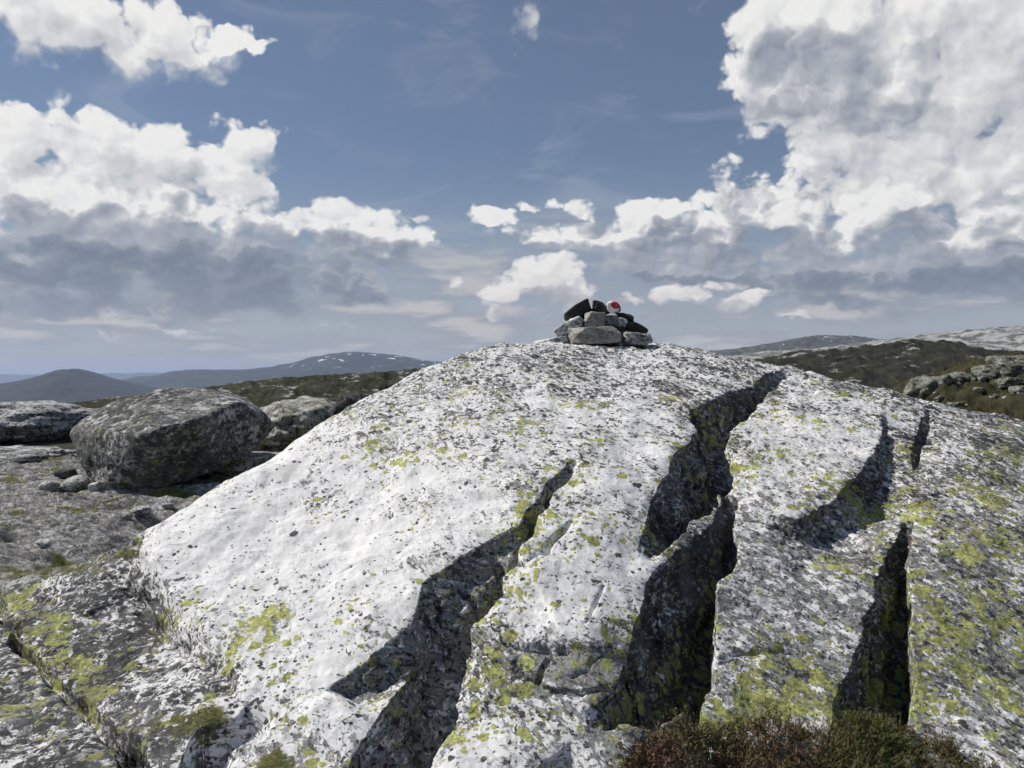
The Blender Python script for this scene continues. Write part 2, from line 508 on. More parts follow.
# ================================================================ THE OUTCROP: one height field, split into slabs
CTRL = [  # (px, py, depth) read off the photograph; z follows
    (590, 345, 9.0), (590, 368, 7.5), (590, 422, 6.0), (590, 487, 5.0), (590, 585, 4.2), (590, 697, 3.6), (590, 768, 3.3),
    (650, 347, 8.9), (720, 356, 8.6), (690, 380, 7.3), (690, 440, 5.95), (690, 520, 4.95), (690, 620, 4.2), (690, 720, 3.65),
    (520, 348, 8.8), (450, 360, 8.2), (450, 390, 6.9), (450, 450, 5.6), (450, 520, 4.75), (450, 600, 4.1), (450, 700, 3.55), (450, 768, 3.25),
    (385, 394, 7.6), (340, 421, 7.1), (300, 443, 6.5), (300, 500, 5.3), (300, 560, 4.65), (300, 640, 4.0), (300, 768, 3.2),
    (215, 493, 5.7), (170, 527, 5.1), (172, 580, 4.55), (200, 640, 4.0), (200, 768, 3.15),
    (60, 590, 4.6), (60, 680, 3.8), (60, 768, 3.15), (-60, 650, 4.2), (-100, 768, 3.2), (120, 640, 4.1),
    (800, 374, 8.3), (800, 420, 6.8), (800, 480, 5.8), (800, 560, 4.9), (800, 640, 4.3), (800, 720, 3.85), (800, 768, 3.6),
    (880, 398, 7.7), (950, 413, 7.6), (950, 453, 6.5), (950, 520, 5.5), (950, 600, 4.75), (950, 700, 4.05), (950, 768, 3.7),
    (1100, 440, 7.4), (1100, 520, 5.8), (1100, 640, 4.7), (1100, 768, 3.9), (1250, 450, 7.0), (1250, 640, 4.8),
]
CTRL_Z = [  # (px, depth, z): hidden backs, ground, feet
    (590, 11.0, 1.82), (590, 14.0, 0.9), (450, 10.5, 1.25), (450, 14, 0.4), (720, 11, 1.55), (720, 14, .7), (800, 11, 1.15), (950, 10, 0.9), (950, 14, 0.2), (1100, 10, 0.7), (1100, 14, 0.1), (1250, 10, .5),
    (385, 9.2, 0.75), (340, 8.5, 0.35), (300, 7.8, 0.12), (215, 6.9, 0.1), (170, 6.1, 0.05), (100, 5.9, 0.08), (20, 5.4, 0.13),
    (-100, 5.6, 0.1), (0, 7.0, 0.02), (100, 8.5, 0.02), (100, 10.5, 0.05), (200, 11.0, 0.05), (0, 10, 0.05), (-150, 8, 0.1), (270, 9.5, 0.08), (330, 12, 0.2), (250, 13, 0.0), (100, 14, -0.05), (-50, 14, 0.0), (-150, 12, 0.1), (400, 14.5, 0.25),
    (300, 2.4, -0.25), (590, 2.4, -0.45), (800, 2.6, -0.5), (950, 2.6, -0.55), (100, 2.4, -0.2), (-200, 2.4, -.2), (1250, 2.6, -.5), (-300, 4, .2), (-300, 8, .1),
]
_cp = [tuple(at(*c)) for c in CTRL] + [((c[0] - CXP) / FPX * c[1], c[1], c[2]) for c in CTRL_Z]
_cp = np.array(_cp)
def _tps(cp, lam):
    n = len(cp)
    d = np.hypot(cp[:, None, 0] - cp[None, :, 0], cp[:, None, 1] - cp[None, :, 1])
    K = d * d * np.log(d + 1e-9) + lam * np.eye(n)
    A = np.zeros((n + 3, n + 3)); A[:n, :n] = K; A[:n, n] = 1; A[:n, n + 1:] = cp[:, :2]; A[n, :n] = 1; A[n + 1:, :n] = cp[:, :2].T
    return np.linalg.solve(A, np.concatenate([cp[:, 2], np.zeros(3)]))
_w = _tps(_cp, 0.02)
def z_base(x, y):
    x = np.asarray(x, float); y = np.asarray(y, float)
    sh = x.shape; x = x.ravel(); y = y.ravel()
    out = np.empty(len(x))
    for s in range(0, len(x), 60000):
        xs, ys = x[s:s + 60000], y[s:s + 60000]
        d2 = (xs[:, None] - _cp[None, :, 0]) ** 2 + (ys[:, None] - _cp[None, :, 1]) ** 2
        out[s:s + 60000] = (0.5 * d2 * np.log(d2 + 1e-12)) @ _w[:-3] + _w[-3] + _w[-2] * xs + _w[-1] * ys
    return out.reshape(sh)

def on_base(px, py):
    """first hit of a photograph ray with the un-cracked outcrop"""
    d = ray(px, py)
    Y = np.linspace(2.3, 15, 1400)
    k = Y / d[1]
    dz = EYE[2] + d[2] * k - z_base(d[0] * k, Y)
    i = np.argmax(dz < 0) if (dz < 0).any() else int(np.argmin(np.abs(dz)))
    return d[0] * k[i], Y[i]

# cracks and steps: the traced upper lip, then (drop, wall run, floor width) along it; the wall falls to the left of travel
CRACKS = [
    dict(n='first', r=.03, keep=.25, R=.5, p=[(577, 458, 0, .02, .01), (566, 467, .05, .03, .015), (556, 480, .09, .03, .02), (546, 488, .11, .03, .02), (541, 500, .13, .035, .02), (526, 510, .14, .04, .02), (519, 530, .18, .06, .03), (508, 533, .26, .13, .04), (482, 545, .33, .20, .05), (462, 560, .37, .23, .06), (446, 575, .40, .24, .07),
         (421, 589, .42, .24, .08), (415, 612, .42, .21, .09), (413, 632, .42, .18, .10), (409, 660, .38, .15, .12), (398, 688, .36, .13, .13), (376, 726, .34, .12, .14), (352, 768, .3, .12, .15), (330, 810, .3, .1, .15)]),
    dict(n='notch', r=.25, keep=.0, R=.3, p=[(430, 606, .0, .06, .05), (412, 630, .13, .07, .06), (386, 646, .13, .07, .06), (341, 681, .08, .05, .04), (322, 694, 0, .03, .02)]),
    dict(n='deep_upper', r=.05, keep=.45, R=.35, p=[(786, 371, .0, .05, .02), (770, 374, .12, .05, .04), (742, 389, .2, .06, .06), (718, 401, .28, .09, .09), (688, 416, .34, .13, .12), (697, 430, .38, .13, .10), (688, 443, .40, .15, .13), (676, 463, .38, .16, .11),
         (661, 490, .30, .15, .05), (649, 516, .18, .12, .03), (640, 545, .05, .06, .02), (636, 560, 0, .05, .02)]),
    dict(n='deep_lower', r=.03, keep=.1, R=.5, p=[(727, 466, 0, .04, .03), (719, 490, .2, .06, .05), (711, 515, .36, .09, .08), (690, 538, .48, .12, .10), (660, 567, .58, .16, .13), (642, 596, .64, .19, .15), (632, 623, .62, .19, .15),
         (624, 650, .52, .16, .13), (612, 684, .25, .10, .09), (598, 705, .06, .04, .03), (580, 715, 0, .03, .02)]),
    dict(n='scarp', r=.5, keep=.55, R=.8, p=[(882, 408, 0, .03, .02), (881, 430, .08, .04, .02), (878, 452, .15, .05, .03), (866, 470, .19, .06, .03), (846, 493, .21, .07, .03), (816, 509, .17, .07, .03), (790, 516, .1, .06, .02), (762, 508, .02, .04, .02), (745, 500, 0, .03, .02)]),
    dict(n='third_small', r=.02, keep=.2, R=.3, p=[(926, 410, 0, .02, .02), (921, 424, .1, .03, .03), (914, 444, .1, .03, .03), (910, 466, 0, .02, .02)]),
    dict(n='third', r=.02, keep=.0, R=.4, p=[(903, 500, 0, .03, .01), (895, 526, .18, .05, .04), (885, 548, .30, .07, .06), (876, 577, .40, .09, .09), (867, 606, .46, .10, .12), (857, 642, .5, .11, .15), (844, 683, .5, .11, .18), (830, 722, .45, .1, .2), (818, 760, .35, .1, .2), (806, 800, .3, .1, .2)]),
    dict(n='left_step', r=.05, keep=.9, R=.8, p=[(246, 700, .0, .04, .01), (243, 672, .05, .05, .01), (236, 655, .08, .05, .01), (205, 634, .11, .06, .01), (184, 614, .15, .06, .01), (168, 592, .20, .07, .01), (151, 570, .22, .07, .01), (143, 547, .18, .06, .01), (150, 533, .0, .04, .01)]),
    dict(n='bulge_end', r=.12, keep=.3, R=.3, p=[(250, 700, 0, .03, .02), (238, 711, .10, .04, .05), (216, 718, .17, .05, .06), (196, 726, .18, .05, .06), (184, 742, .16, .05, .06), (176, 768, .12, .05, .06), (170, 800, .1, .05, .06)]),
    dict(n='left_crack', r=.02, keep=.1, R=.2, p=[(-30, 600, .10, .03, .03), (8, 624, .10, .03, .03), (23, 645, .09, .03, .025), (47, 673, .08, .03, .025), (78, 704, .11, .03, .03), (90, 724, .13, .02, .04), (103, 743, .16, .03, .05), (116, 766, .16, .03, .05), (125, 800, .16, .03, .05)]),
    dict(n='mid_seam', r=.02, keep=.3, R=.35, p=[(630, 646, .05, .016, .014), (589, 640, .05, .016, .014), (554, 634, .045, .016, .014), (530, 629, .05, .016, .014), (509, 624, .05, .016, .014)]),
    dict(n='mid_seam_low', r=.02, keep=.4, R=.3, p=[(499, 653, .06, .02, .018), (519, 665, .06, .02, .018), (534, 677, .06, .02, .015), (558, 691, .06, .02, .015), (585, 698, .06, .02, .015), (609, 688, .06, .02, .015)]),
    dict(n='hair_a', r=.01, keep=.1, R=.1, p=[(548, 640, .045, .012, .012), (534, 662, .045, .014, .016)]),
    dict(n='hair_b', r=.01, keep=.1, R=.1, p=[(597, 643, .035, .012, .010), (585, 656, .035, .012, .010), (570, 664, .03, .012, .008)]),
    dict(n='hair_c', r=.01, keep=.0, R=.1, p=[(602, 582, 0.01, .008, .005), (592, 600, .03, .010, .007), (584, 622, .01, .008, .005)]),
    dict(n='low_hole', r=.05, keep=.0, R=.2, p=[(572, 733, .0, .03, .02), (560, 738, .14, .04, .06), (542, 750, .18, .05, .07), (527, 770, .18, .05, .08), (510, 800, .15, .05, .08)]),
    dict(n='foot_block', r=.05, keep=.2, R=.2, p=[(690, 672, .05, .03, .02), (683, 688, .16, .04, .05), (676, 712, .22, .05, .08), (652, 730, .24, .05, .1), (632, 745, .24, .05, .1), (610, 775, .2, .05, .1)]),
    dict(n='left_hair', r=.02, keep=.1, R=.2, p=[(572, 512, 0, .01, .01), (556, 528, .06, .02, .015), (541, 545, .07, .02, .02), (524, 552, .05, .02, .02)]),
    dict(n='hair_d', r=.02, keep=.0, R=.1, p=[(332, 584, 0, .006, .003), (352, 572, .015, .006, .004), (390, 562, 0, .006, .004)]),
    dict(n='hair_f', r=.01, keep=.3, R=.05, p=[(352, 478, 0, .008, .004), (386, 487, .012, .009, .006), (430, 492, .014, .009, .006), (470, 508, 0, .008, .004)]),
    dict(n='hair_g', r=.01, keep=.3, R=.05, p=[(262, 532, 0, .008, .004), (300, 541, .012, .009, .006), (338, 545, .014, .009, .006), (372, 560, .012, .009, .006), (398, 566, 0, .008, .004)]),
    dict(n='hair_h', r=.01, keep=.3, R=.05, p=[(420, 408, 0, .012, .006), (470, 404, .016, .014, .008), (530, 408, .016, .014, .008), (575, 418, 0, .012, .006)]),
    dict(n='hair_e', r=.02, keep=.2, R=.2, p=[(700, 652, 0, .006, .003), (740, 648, .02, .01, .006), (790, 650, .02, .01, .006), (820, 664, .0, .01, .006)]),
]
for c in CRACKS:
    c['xy'] = np.array([on_base(q[0], q[1]) for q in c['p']])
    c['hwg'] = np.array([q[2:] for q in c['p']])

def crack_s(xy, c):
    """signed distance to a lip (left of travel positive) and the lip's parameters there"""
    x, y = xy
    best = np.full(x.shape, 1e9); par = np.zeros((3,) + x.shape); crs = np.zeros(x.shape); arc = np.zeros(x.shape); run = 0.0
    pts, hwg = c['xy'], c['hwg']
    for i in range(len(pts) - 1):
        a, b = pts[i], pts[i + 1]
        d = b - a; L2 = d @ d
        t = np.clip(((x - a[0]) * d[0] + (y - a[1]) * d[1]) / L2, 0, 1)
        ex, ey = x - (a[0] + t * d[0]), y - (a[1] + t * d[1])
        dist = np.hypot(ex, ey)
        cr = ((x - a[0]) * d[1] - (y - a[1]) * d[0]) / math.sqrt(L2)
        closer = (dist < best - 1e-7) | ((np.abs(dist - best) <= 1e-7) & (np.abs(cr) > np.abs(crs)))
        best = np.where(closer, dist, best); crs = np.where(closer, cr, crs)
        arc = np.where(closer, run + t * math.sqrt(L2), arc); run += math.sqrt(L2)
        for k in range(3):
            par[k] = np.where(closer, hwg[i, k] + t * (hwg[i + 1, k] - hwg[i, k]), par[k])
    return np.where(crs <= 0, best, -best), par, arc

def side_of(x, y, key, extend=((0, 0), (0, 0))):
    c = next(q for q in CRACKS if q['n'] == key)
    return crack_s((x, y), c)[0]

NT, NY = 1180, 1060
tx = np.linspace(-0.86, 0.86, NT)
yy = 2.45 * (15.5 / 2.45) ** (np.linspace(0, 1, NY) ** 1.15)
TX, YY = np.meshgrid(tx, yy)
X = TX * YY
Y = YY.copy()
PX0 = CXP + FPX * TX
Z = z_base(X, Y)
# how much of the surface is outcrop (1) and how much is the flat bedrock on its left (0)
foot = np.array([on_base(*q) for q in [(145, 549), (170, 530)]])
LEFT_EDGE = np.array([(-5.5, 4.6), (-3.4, 5.15), (-2.62, 5.35), (-2.42, 5.75), (-2.1, 6.6), (-1.75, 7.8), (-1.35, 9.2), (-0.9, 11.0), (-0.5, 16.0)])
le_x = np.interp(Y, LEFT_EDGE[:, 1], LEFT_EDGE[:, 0])
is_ground = X < le_x + 0.10 * fbm2(X * 1.5, Y * 1.5, 3, 77)

wx = 0.010 * fbm2(X * 3.1, Y * 3.1, 4, 5) + 0.004 * fbm2(X * 14, Y * 14, 3, 6)
wy = 0.010 * fbm2(X * 3.1, Y * 3.1, 4, 15) + 0.004 * fbm2(X * 14, Y * 14, 3, 16)
carve = np.zeros_like(Z); wall = np.zeros_like(Z); wdark = np.zeros_like(Z)
WALL_DARK = dict(first=.30, notch=.25, deep_upper=.5, deep_lower=.6, scarp=.45, third=.6, third_small=.6)  # dark cover on crack walls: real lichen plus shade put into the colour
for c in CRACKS:
    lo = c['xy'].min(0) - 1.4; hi = c['xy'].max(0) + 1.4
    msk = (X > lo[0]) & (X < hi[0]) & (Y > lo[1]) & (Y < hi[1])
    big = c['hwg'][:, 0].max() > 0.07
    k = 0.45
    s, (h, w_, gp), arc = crack_s((X[msk] + k * wx[msk], Y[msk] + k * wy[msk]), c)
    w_ = np.maximum(w_, .004)
    q = np.clip(s / w_, 0, 1)
    down = 0.65 * q + 0.35 * q ** 2
    if big:
        rs = np.random.RandomState(sum(map(ord, c['n'])))
        brk = np.cumsum(rs.uniform(.06, .26, 120)); nb_ = len(brk)
        fade = np.clip(h / .15, 0.15, 1)
        s = s + fade * np.interp(arc, brk, rs.uniform(-.020, .020, nb_))          # straight-sided chips along the lip
        gp = np.maximum(gp + fade * np.interp(arc, brk + .05, rs.uniform(-.025, .025, nb_)), .006)
        blk = np.clip(np.searchsorted(brk, arc + 0.03 * noise2(X[msk] * 6, Y[msk] * 6, 7)), 0, nb_ - 1)
        la = rs.uniform(.2, .5, nb_)[blk]; lb = la + rs.uniform(.10, .30, nb_)[blk]; lu = rs.uniform(.30, .75, nb_)[blk]
        q = np.clip(s / w_, 0, 1)
        down = np.where(q < la, q / la * lu, np.where(q < lb, lu + .04 * (q - la), lu + .04 * (lb - la) + (1 - lu - .04 * (lb - la)) * (q - lb) / (1 - lb)))
    after = s - w_ - gp
    rec = sstep(after, 0, c['r'])
    tail = c['keep'] * np.exp(-np.maximum(after, 0) / c['R'])
    prof = np.where(s <= 0, 0, np.where(after <= 0, down, 1 - rec * (1 - tail)))
    # rounded, slightly broken lip on the high side
    lip = np.where(s <= 0, np.exp(s / 0.018) * 0.10, 0) * np.minimum(h, 0.12) / 0.12 * 0.12
    carve[msk] += h * prof + lip
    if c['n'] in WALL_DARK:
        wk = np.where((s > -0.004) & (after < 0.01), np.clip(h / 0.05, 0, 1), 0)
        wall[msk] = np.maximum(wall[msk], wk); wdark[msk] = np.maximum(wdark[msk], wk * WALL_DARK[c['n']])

# relief of the rock itself
fold = (X * 0.45 - Y * 0.30) * 6
rough_right = sstep(PX0, 690, 900)
relief = 0.030 * fbm2(X * 0.9, Y * 0.9, 4, 31) + 0.010 * fbm2(X * 4.3, Y * 4.3, 4, 33, 0.55)
relief += (0.006 + 0.012 * rough_right) * fbm2(X * 1.5 + Y * 4.2 + 3, Y * 1.3 - X * 1.1, 5, 35, 0.6, ridged=True)
relief += 0.014 * fbm2(X * 1.6, Y * 1.6, 4, 47, 0.5, ridged=True) + 0.010 * fbm2(X * 3.0 + 5, Y * 3.0, 3, 48)
relief += 0.0015 * fbm2(X * 23, Y * 23, 3, 37, 0.6)
crest = np.exp(-((Y - 8.3) / 1.1) ** 2)
relief += crest * (-0.048 + 0.022 * fbm2(X * 1.1, Y * 5.5 + X, 5, 45, 0.6, ridged=True) + .02 * fbm2(X * 2.2, Y * 2.2, 3, 46))
gmask = sstep(le_x - X, -0.15, 0.5)
relief += gmask * (0.10 * np.abs(fbm2(X * .9 + 2, Y * 2.6, 4, 44)) + 0.045 * fbm2(X * 1.4, Y * 2.2, 5, 41, 0.55) + 0.009 * fbm2(X * 6, Y * 6, 4, 43, 0.55))
wmask = np.clip(carve / 0.1, 0, 1)
Z = Z + relief - carve
# break the sheer walls sideways so they are not smooth ribbons
def blocky(n): return 0.35 * n + 0.65 * np.round(n * 2.6) / 2.6
X = X + wmask * 0.030 * blocky(fbm2(Y * 4 + 3, Z * 7, 4, 61))
Y = Y + wmask * 0.030 * blocky(fbm2(X * 4 - 5, Z * 7, 4, 63))

VERTS = np.stack([X.ravel(), Y.ravel(), Z.ravel()], 1)
pix = project(VERTS)
PXI, PYI = pix[:, 0], pix[:, 1]

# lichen cover, region by region, heavier on crack walls to deepen their shade (values read off the photograph, kept on the rock)
def blobs(lst, base):
    v = np.full(len(PXI), base, float); wsum = np.ones(len(PXI)) * 0.35
    v *= 0.35
    for (px, py, rx, ry, val) in lst:
        k = np.exp(-((PXI - px) / rx) ** 2 - ((PYI - py) / ry) ** 2) * 2.0
        v += k * val; wsum += k
    return v / wsum
DARK = blobs([(300, 520, 120, 60, .03), (420, 480, 90, 40, .17), (480, 420, 90, 30, .28), (330, 620, 90, 70, .09), (500, 375, 90, 16, .38), (640, 370, 100, 22, .46), (690, 400, 50, 30, .46), (560, 362, 60, 10, .35), (590, 440, 70, 30, .26), (570, 540, 60, 70, .15), (620, 470, 40, 50, .2),
              (760, 470, 50, 25, .17), (820, 440, 60, 30, .18), (800, 390, 60, 15, .42), (860, 400, 40, 20, .5), (800, 600, 90, 70, .22), (960, 450, 70, 40, .50), (960, 600, 90, 90, .32), (100, 620, 90, 60, .60), (190, 560, 40, 40, .06), (230, 600, 40, 40, .08), (150, 700, 80, 40, .55), (40, 740, 50, 40, .2),
              (270, 730, 50, 40, .15), (470, 740, 70, 40, .25), (580, 670, 50, 25, .25), (690, 520, 20, 26, .55), (380, 720, 50, 40, .30), (220, 505, 60, 14, .35), (380, 405, 50, 14, .3)], 0.28)
GREY = blobs([(300, 520, 120, 60, .02), (440, 480, 90, 60, .20), (480, 410, 90, 30, .28), (330, 630, 90, 60, .12), (640, 370, 100, 22, .08), (690, 400, 50, 30, .15), (590, 440, 70, 40, .12), (570, 560, 60, 70, .10), (585, 668, 45, 20, 1.0), (690, 520, 22, 26, .7), (470, 730, 60, 40, .25),
              (800, 440, 90, 45, .14), (800, 590, 90, 70, .58), (960, 480, 80, 60, .5), (960, 620, 90, 90, .60), (100, 640, 90, 70, .35), (640, 710, 50, 25, .8), (190, 570, 50, 40, .06)], 0.4)
YEL = blobs([(300, 520, 110, 50, .27), (430, 450, 80, 50, .44), (420, 560, 60, 60, .42), (230, 620, 40, 30, .62), (480, 400, 80, 30, .38), (640, 370, 100, 20, .15), (590, 560, 60, 60, .46), (540, 640, 40, 30, .5), (770, 680, 80, 40, .72), (640, 710, 50, 22, .72), (520, 560, 20, 50, .62),
             (820, 420, 60, 20, .45), (850, 520, 40, 30, .55), (960, 500, 60, 40, .6), (960, 680, 80, 60, .68), (990, 580, 50, 40, .6), (800, 560, 60, 40, .35), (60, 650, 30, 50, .75), (40, 610, 40, 20, .6), (170, 690, 60, 40, .6), (120, 580, 50, 25, .2), (300, 720, 40, 40, .5), (690, 450, 30, 40, .5), (500, 740, 50, 30, .5)], 0.35)
MOSS = blobs([(203, 722, 24, 14, .62), (170, 735, 40, 24, .42), (276, 764, 18, 12, .66), (60, 570, 60, 8, .5), (120, 556, 30, 6, .5), (20, 452, 60, 10, .6), (50, 438, 60, 6, .5)], 0.0)
gflat = gmask.ravel(); wflat = wall.ravel()
DARK = DARK * (1 - gflat) + gflat * 0.25
GREY = GREY * (1 - gflat) + gflat * 0.55
YEL = YEL + 0.04 + 0.03 * sstep(PXI, 700, 800)
YEL = YEL * (1 - gflat) + gflat * 0.14
DARK = np.maximum(DARK, wdark.ravel()); GREY = np.maximum(GREY, wflat * 0.66); YEL = np.maximum(YEL, wflat * 0.35)  # crack walls coloured darker than their lichen alone, to deepen the shade
_lf = next(q for q in CRACKS if q['n'] == 'left_step')['xy']; _be = next(q for q in CRACKS if q['n'] == 'bulge_end')['xy']
_pl = np.array(sorted([tuple(p) for p in _lf] + [tuple(p) for p in _be[1:]], key=lambda p: p[1]))
low_slab = ((VERTS[:, 0] < np.interp(VERTS[:, 1], _pl[:, 1], _pl[:, 0]) - .03) & (VERTS[:, 1] < 5.2) & (gflat < .5)).astype(float)
DARK = np.where(low_slab > .5, np.maximum(DARK, .46), DARK); GREY = np.where(low_slab > .5, np.maximum(GREY, .50), GREY)
MOSS = np.maximum(MOSS, gflat * np.clip(0.30 + 0.35 * fbm2(VERTS[:, 0] * .8, VERTS[:, 1] * 1.5, 3, 83), 0, .55))
ATTR = dict(dark=DARK, grey=GREY, yellow=YEL, moss=MOSS)

ii = np.arange(NY * NT).reshape(NY, NT)
FACES = np.stack([ii[:-1, :-1], ii[:-1, 1:], ii[1:, 1:], ii[1:, :-1]], -1).reshape(-1, 4)
fc = VERTS[FACES].mean(1)
# which slab each face belongs to: walls go with the slab above them
def line_side(x, y, pts):
    """positive right of an ordered polyline that runs away from the camera: x minus the line's x at that depth"""
    pts = np.array(sorted([tuple(p) for p in pts], key=lambda p: p[1]))
    return x - np.interp(y, pts[:, 1], pts[:, 0])
def lip_pts(key): return [tuple(p) for p in next(q for q in CRACKS if q['n'] == key)['xy']]
M_ROCK = rock_material('lichened_rock')
M_GROUND = rock_material('weathered_bedrock', pale=(0.40, 0.395, 0.385), grey=(0.20, 0.195, 0.18), dark=(0.05, 0.048, 0.045), bump=0.8)

fx, fy = fc[:, 0], fc[:, 1]
def shifted(key, dx, lo=None, hi=None):
    p = [(a + dx, b) for a, b in lip_pts(key)]
    p = sorted(p, key=lambda q: q[1])
    return ([lo] if lo else []) + p + ([hi] if hi else [])
sB = line_side(fx, fy, shifted('first', 0.17) + [on_base(600, 430), on_base(640, 390), on_base(690, 360), (2.2, 15)])
dl = next(q for q in CRACKS if q['n'] == 'deep_lower')['xy']; du = next(q for q in CRACKS if q['n'] == 'deep_upper')['xy']
sD = line_side(fx, fy, [tuple(p + np.array([.25, 0])) for p in dl[2:9]] + [tuple(p + np.array([.12, 0])) for p in du[:5]] + [(0.0, 2.6), (4.2, 15)])
sE = line_side(fx, fy, [tuple(p + np.array([.2, 0])) for p in next(q for q in CRACKS if q['n'] == 'third')['xy']] + [tuple(p + np.array([.04, 0])) for p in next(q for q in CRACKS if q['n'] == 'third_small')['xy']] + [(4.6, 8.2), (7, 15)])
lf = next(q for q in CRACKS if q['n'] == 'left_step')['xy']; be = next(q for q in CRACKS if q['n'] == 'bulge_end')['xy']
sF = line_side(fx, fy, [tuple(p) for p in lf] + [tuple(p + np.array([.08, 0])) for p in be[1:]] + [(-2.9, 6.5)])
gface = is_ground[:-1, :-1].ravel()
slab = np.where(sE > 0, 4, np.where(sD > 0, 3, np.where(sB > 0, 2, np.where((sF > 0) | (fy > 5.3), 1, 0))))

outcrop = empty('rock_outcrop', (0.5, 6.0, 0.0))
tag(outcrop, 'broad pale lichen-spotted rock dome split by deep dark cracks, with the cairn on its crest', 'rock outcrop')
SLAB_LABEL = {0: 'low dark slab crusted with black and yellow lichen', 1: 'large smooth white slab with few lichen spots', 2: 'pale middle slab between the two widest cracks',
              3: 'grey stepped slab with a curved scarp', 4: 'sloping grey slab thick with yellow and black lichen'}
for k in range(5):
    m = (slab == k) & ~gface
    v, f, a = sub_faces(VERTS, FACES, m, ATTR)
    o = mesh_np('slab', v, f, M_ROCK, None, True, a)
    o.parent = outcrop
    o.matrix_parent_inverse = Matrix.Translation(-Vector(outcrop.location))
    o['label'] = SLAB_LABEL[k]
v, f, a = sub_faces(VERTS, FACES, gface, ATTR)
tag(mesh_np('ground', v, f, M_GROUND, None, True, a), kind='structure')
#NEXT
# ================================================================ far land
def hill_material(name, c_low, c_high, c_rock, rock_amt, nscale, snow=0.0):
    mat = bpy.data.materials.new(name); mat.use_nodes = True
    nt = mat.node_tree; g = NG(nt); b = nt.nodes['Principled BSDF']
    P = g.new('ShaderNodeNewGeometry').outputs['Position']
    n1 = g.noise(P, nscale, 8, 0.62); n2 = g.noise(P, nscale * 5.3, 8, 0.65)
    n3 = g.noise(g.v('MULTIPLY', P, (1.0, 1.0, 3.5)), nscale * 2.1, 9, 0.68)
    col = g.mix(g.ss(n2, 0.38, 0.62), c_low, c_high)
    col = g.mix(g.ss(n1, 0.45, 0.65, 0, 0.5), col, tuple(0.6 * c for c in c_low))
    t = 0.74 - 0.32 * rock_amt
    rk = g.ss(g.add(g.mul(n3, 0.7), g.mul(n2, 0.3)), t, t + 0.035)
    rc = g.mix(n2, tuple(0.6 * c for c in c_rock), tuple(1.2 * c for c in c_rock))
    col = g.mix(rk, col, rc)
    if snow > 0:
        n4 = g.noise(g.v('MULTIPLY', P, (1.0, 1.0, 2.0)), nscale * 4.0, 5, 0.6)
        zz = g.sep(P)[2]
        sn = g.mul(g.ss(n4, 0.66 - 0.1 * snow, 0.68 - 0.1 * snow), g.ss(zz, 80.0, 380.0))
        col = g.mix(sn, col, (0.8, 0.82, 0.85))
    nt.links.new(col, b.inputs['Base Color'])
    b.inputs['Roughness'].default_value = 0.95
    b.inputs['Specular IOR Level'].default_value = 0.1
    return mat

def ridge(name, prof, D, front, back, zbase, mat, amp, nx=420, ny=120, fine=1.0, seed=1, sharp=1.3, octv=7):
    prof = np.array(prof, float)
    span = prof[-1, 0] - prof[0, 0]; pad = 0.30 * span
    nx = int(nx * 1.5)
    pxs = np.linspace(prof[0, 0] - pad, prof[-1, 0] + pad, nx)
    pys = np.interp(pxs, prof[:, 0], prof[:, 1])
    k = 9
    pys = np.convolve(np.pad(pys, k, mode='edge'), np.ones(2 * k + 1) / (2 * k + 1), 'valid')
    zr = EYE[2] + (HORIZON - pys) / FPX * D
    ends = sstep(pxs, prof[0, 0] - pad, prof[0, 0]) * sstep(-pxs, -prof[-1, 0] - pad, -prof[-1, 0])     # the ridge runs out into the land at both ends
    zr = zbase + (zr - zbase) * ends
    t = (pxs - CXP) / FPX
    vv = np.concatenate([np.linspace(-1, 0, ny * 2 // 3) , np.linspace(0, 1, ny // 3)[1:]])
    dd = np.where(vv < 0, D + vv * front, D + vv * back)
    T, DD = np.meshgrid(t, dd); V = np.repeat(vv[:, None], nx, 1); ZR = np.repeat(zr[None, :], len(vv), 0)
    X = T * D + (T * (DD - D)) * 0.6
    sh = 1 - np.abs(V) ** sharp
    sh = sstep(sh, -0.05, 1.02)
    f = fine / D * 60
    n = fbm2(X * f * .25, DD * f * .25, octv, seed, 0.52, ridged=True) - 0.3
    Z = zbase + (ZR - zbase) * sh + n * amp * (0.35 + 0.65 * np.minimum(1, np.abs(V) * 4))
    Vt = np.stack([X.ravel(), DD.ravel(), Z.ravel()], 1)
    m = len(vv); i = np.arange(m * nx).reshape(m, nx)
    F = np.stack([i[:-1, :-1], i[:-1, 1:], i[1:, 1:], i[1:, :-1]], -1).reshape(-1, 4)
    return tag(mesh_np(name, Vt, F, mat), kind='structure')

M_MTN = hill_material('dark_mountain', (0.030, 0.036, 0.036), (0.045, 0.050, 0.048), (0.07, 0.07, 0.07), 0.3, 0.0012, 0.0)
M_MTNS = hill_material('snow_flecked_mountain', (0.034, 0.040, 0.038), (0.052, 0.056, 0.052), (0.09, 0.09, 0.09), 0.4, 0.0012, 0.40)
M_PALE = hill_material('bare_pale_fell', (0.10, 0.105, 0.085), (0.19, 0.19, 0.165), (0.36, 0.36, 0.35), 0.80, 0.006, 0.0)
M_GREYF = hill_material('grey_fell', (0.06, 0.065, 0.06), (0.12, 0.12, 0.11), (0.3, 0.3, 0.3), 0.45, 0.004, 0.1)
M_DARKF = hill_material('heath_fell', (0.020, 0.021, 0.014), (0.042, 0.040, 0.027), (0.24, 0.24, 0.23), 0.52, 0.018)
M_MOOR = hill_material('moor', (0.028, 0.030, 0.018), (0.056, 0.056, 0.036), (0.28, 0.28, 0.27), 0.56, 0.09)
M_NEARF = hill_material('near_heath', (0.026, 0.026, 0.014), (0.055, 0.050, 0.026), (0.34, 0.34, 0.31), 0.42, 0.22)

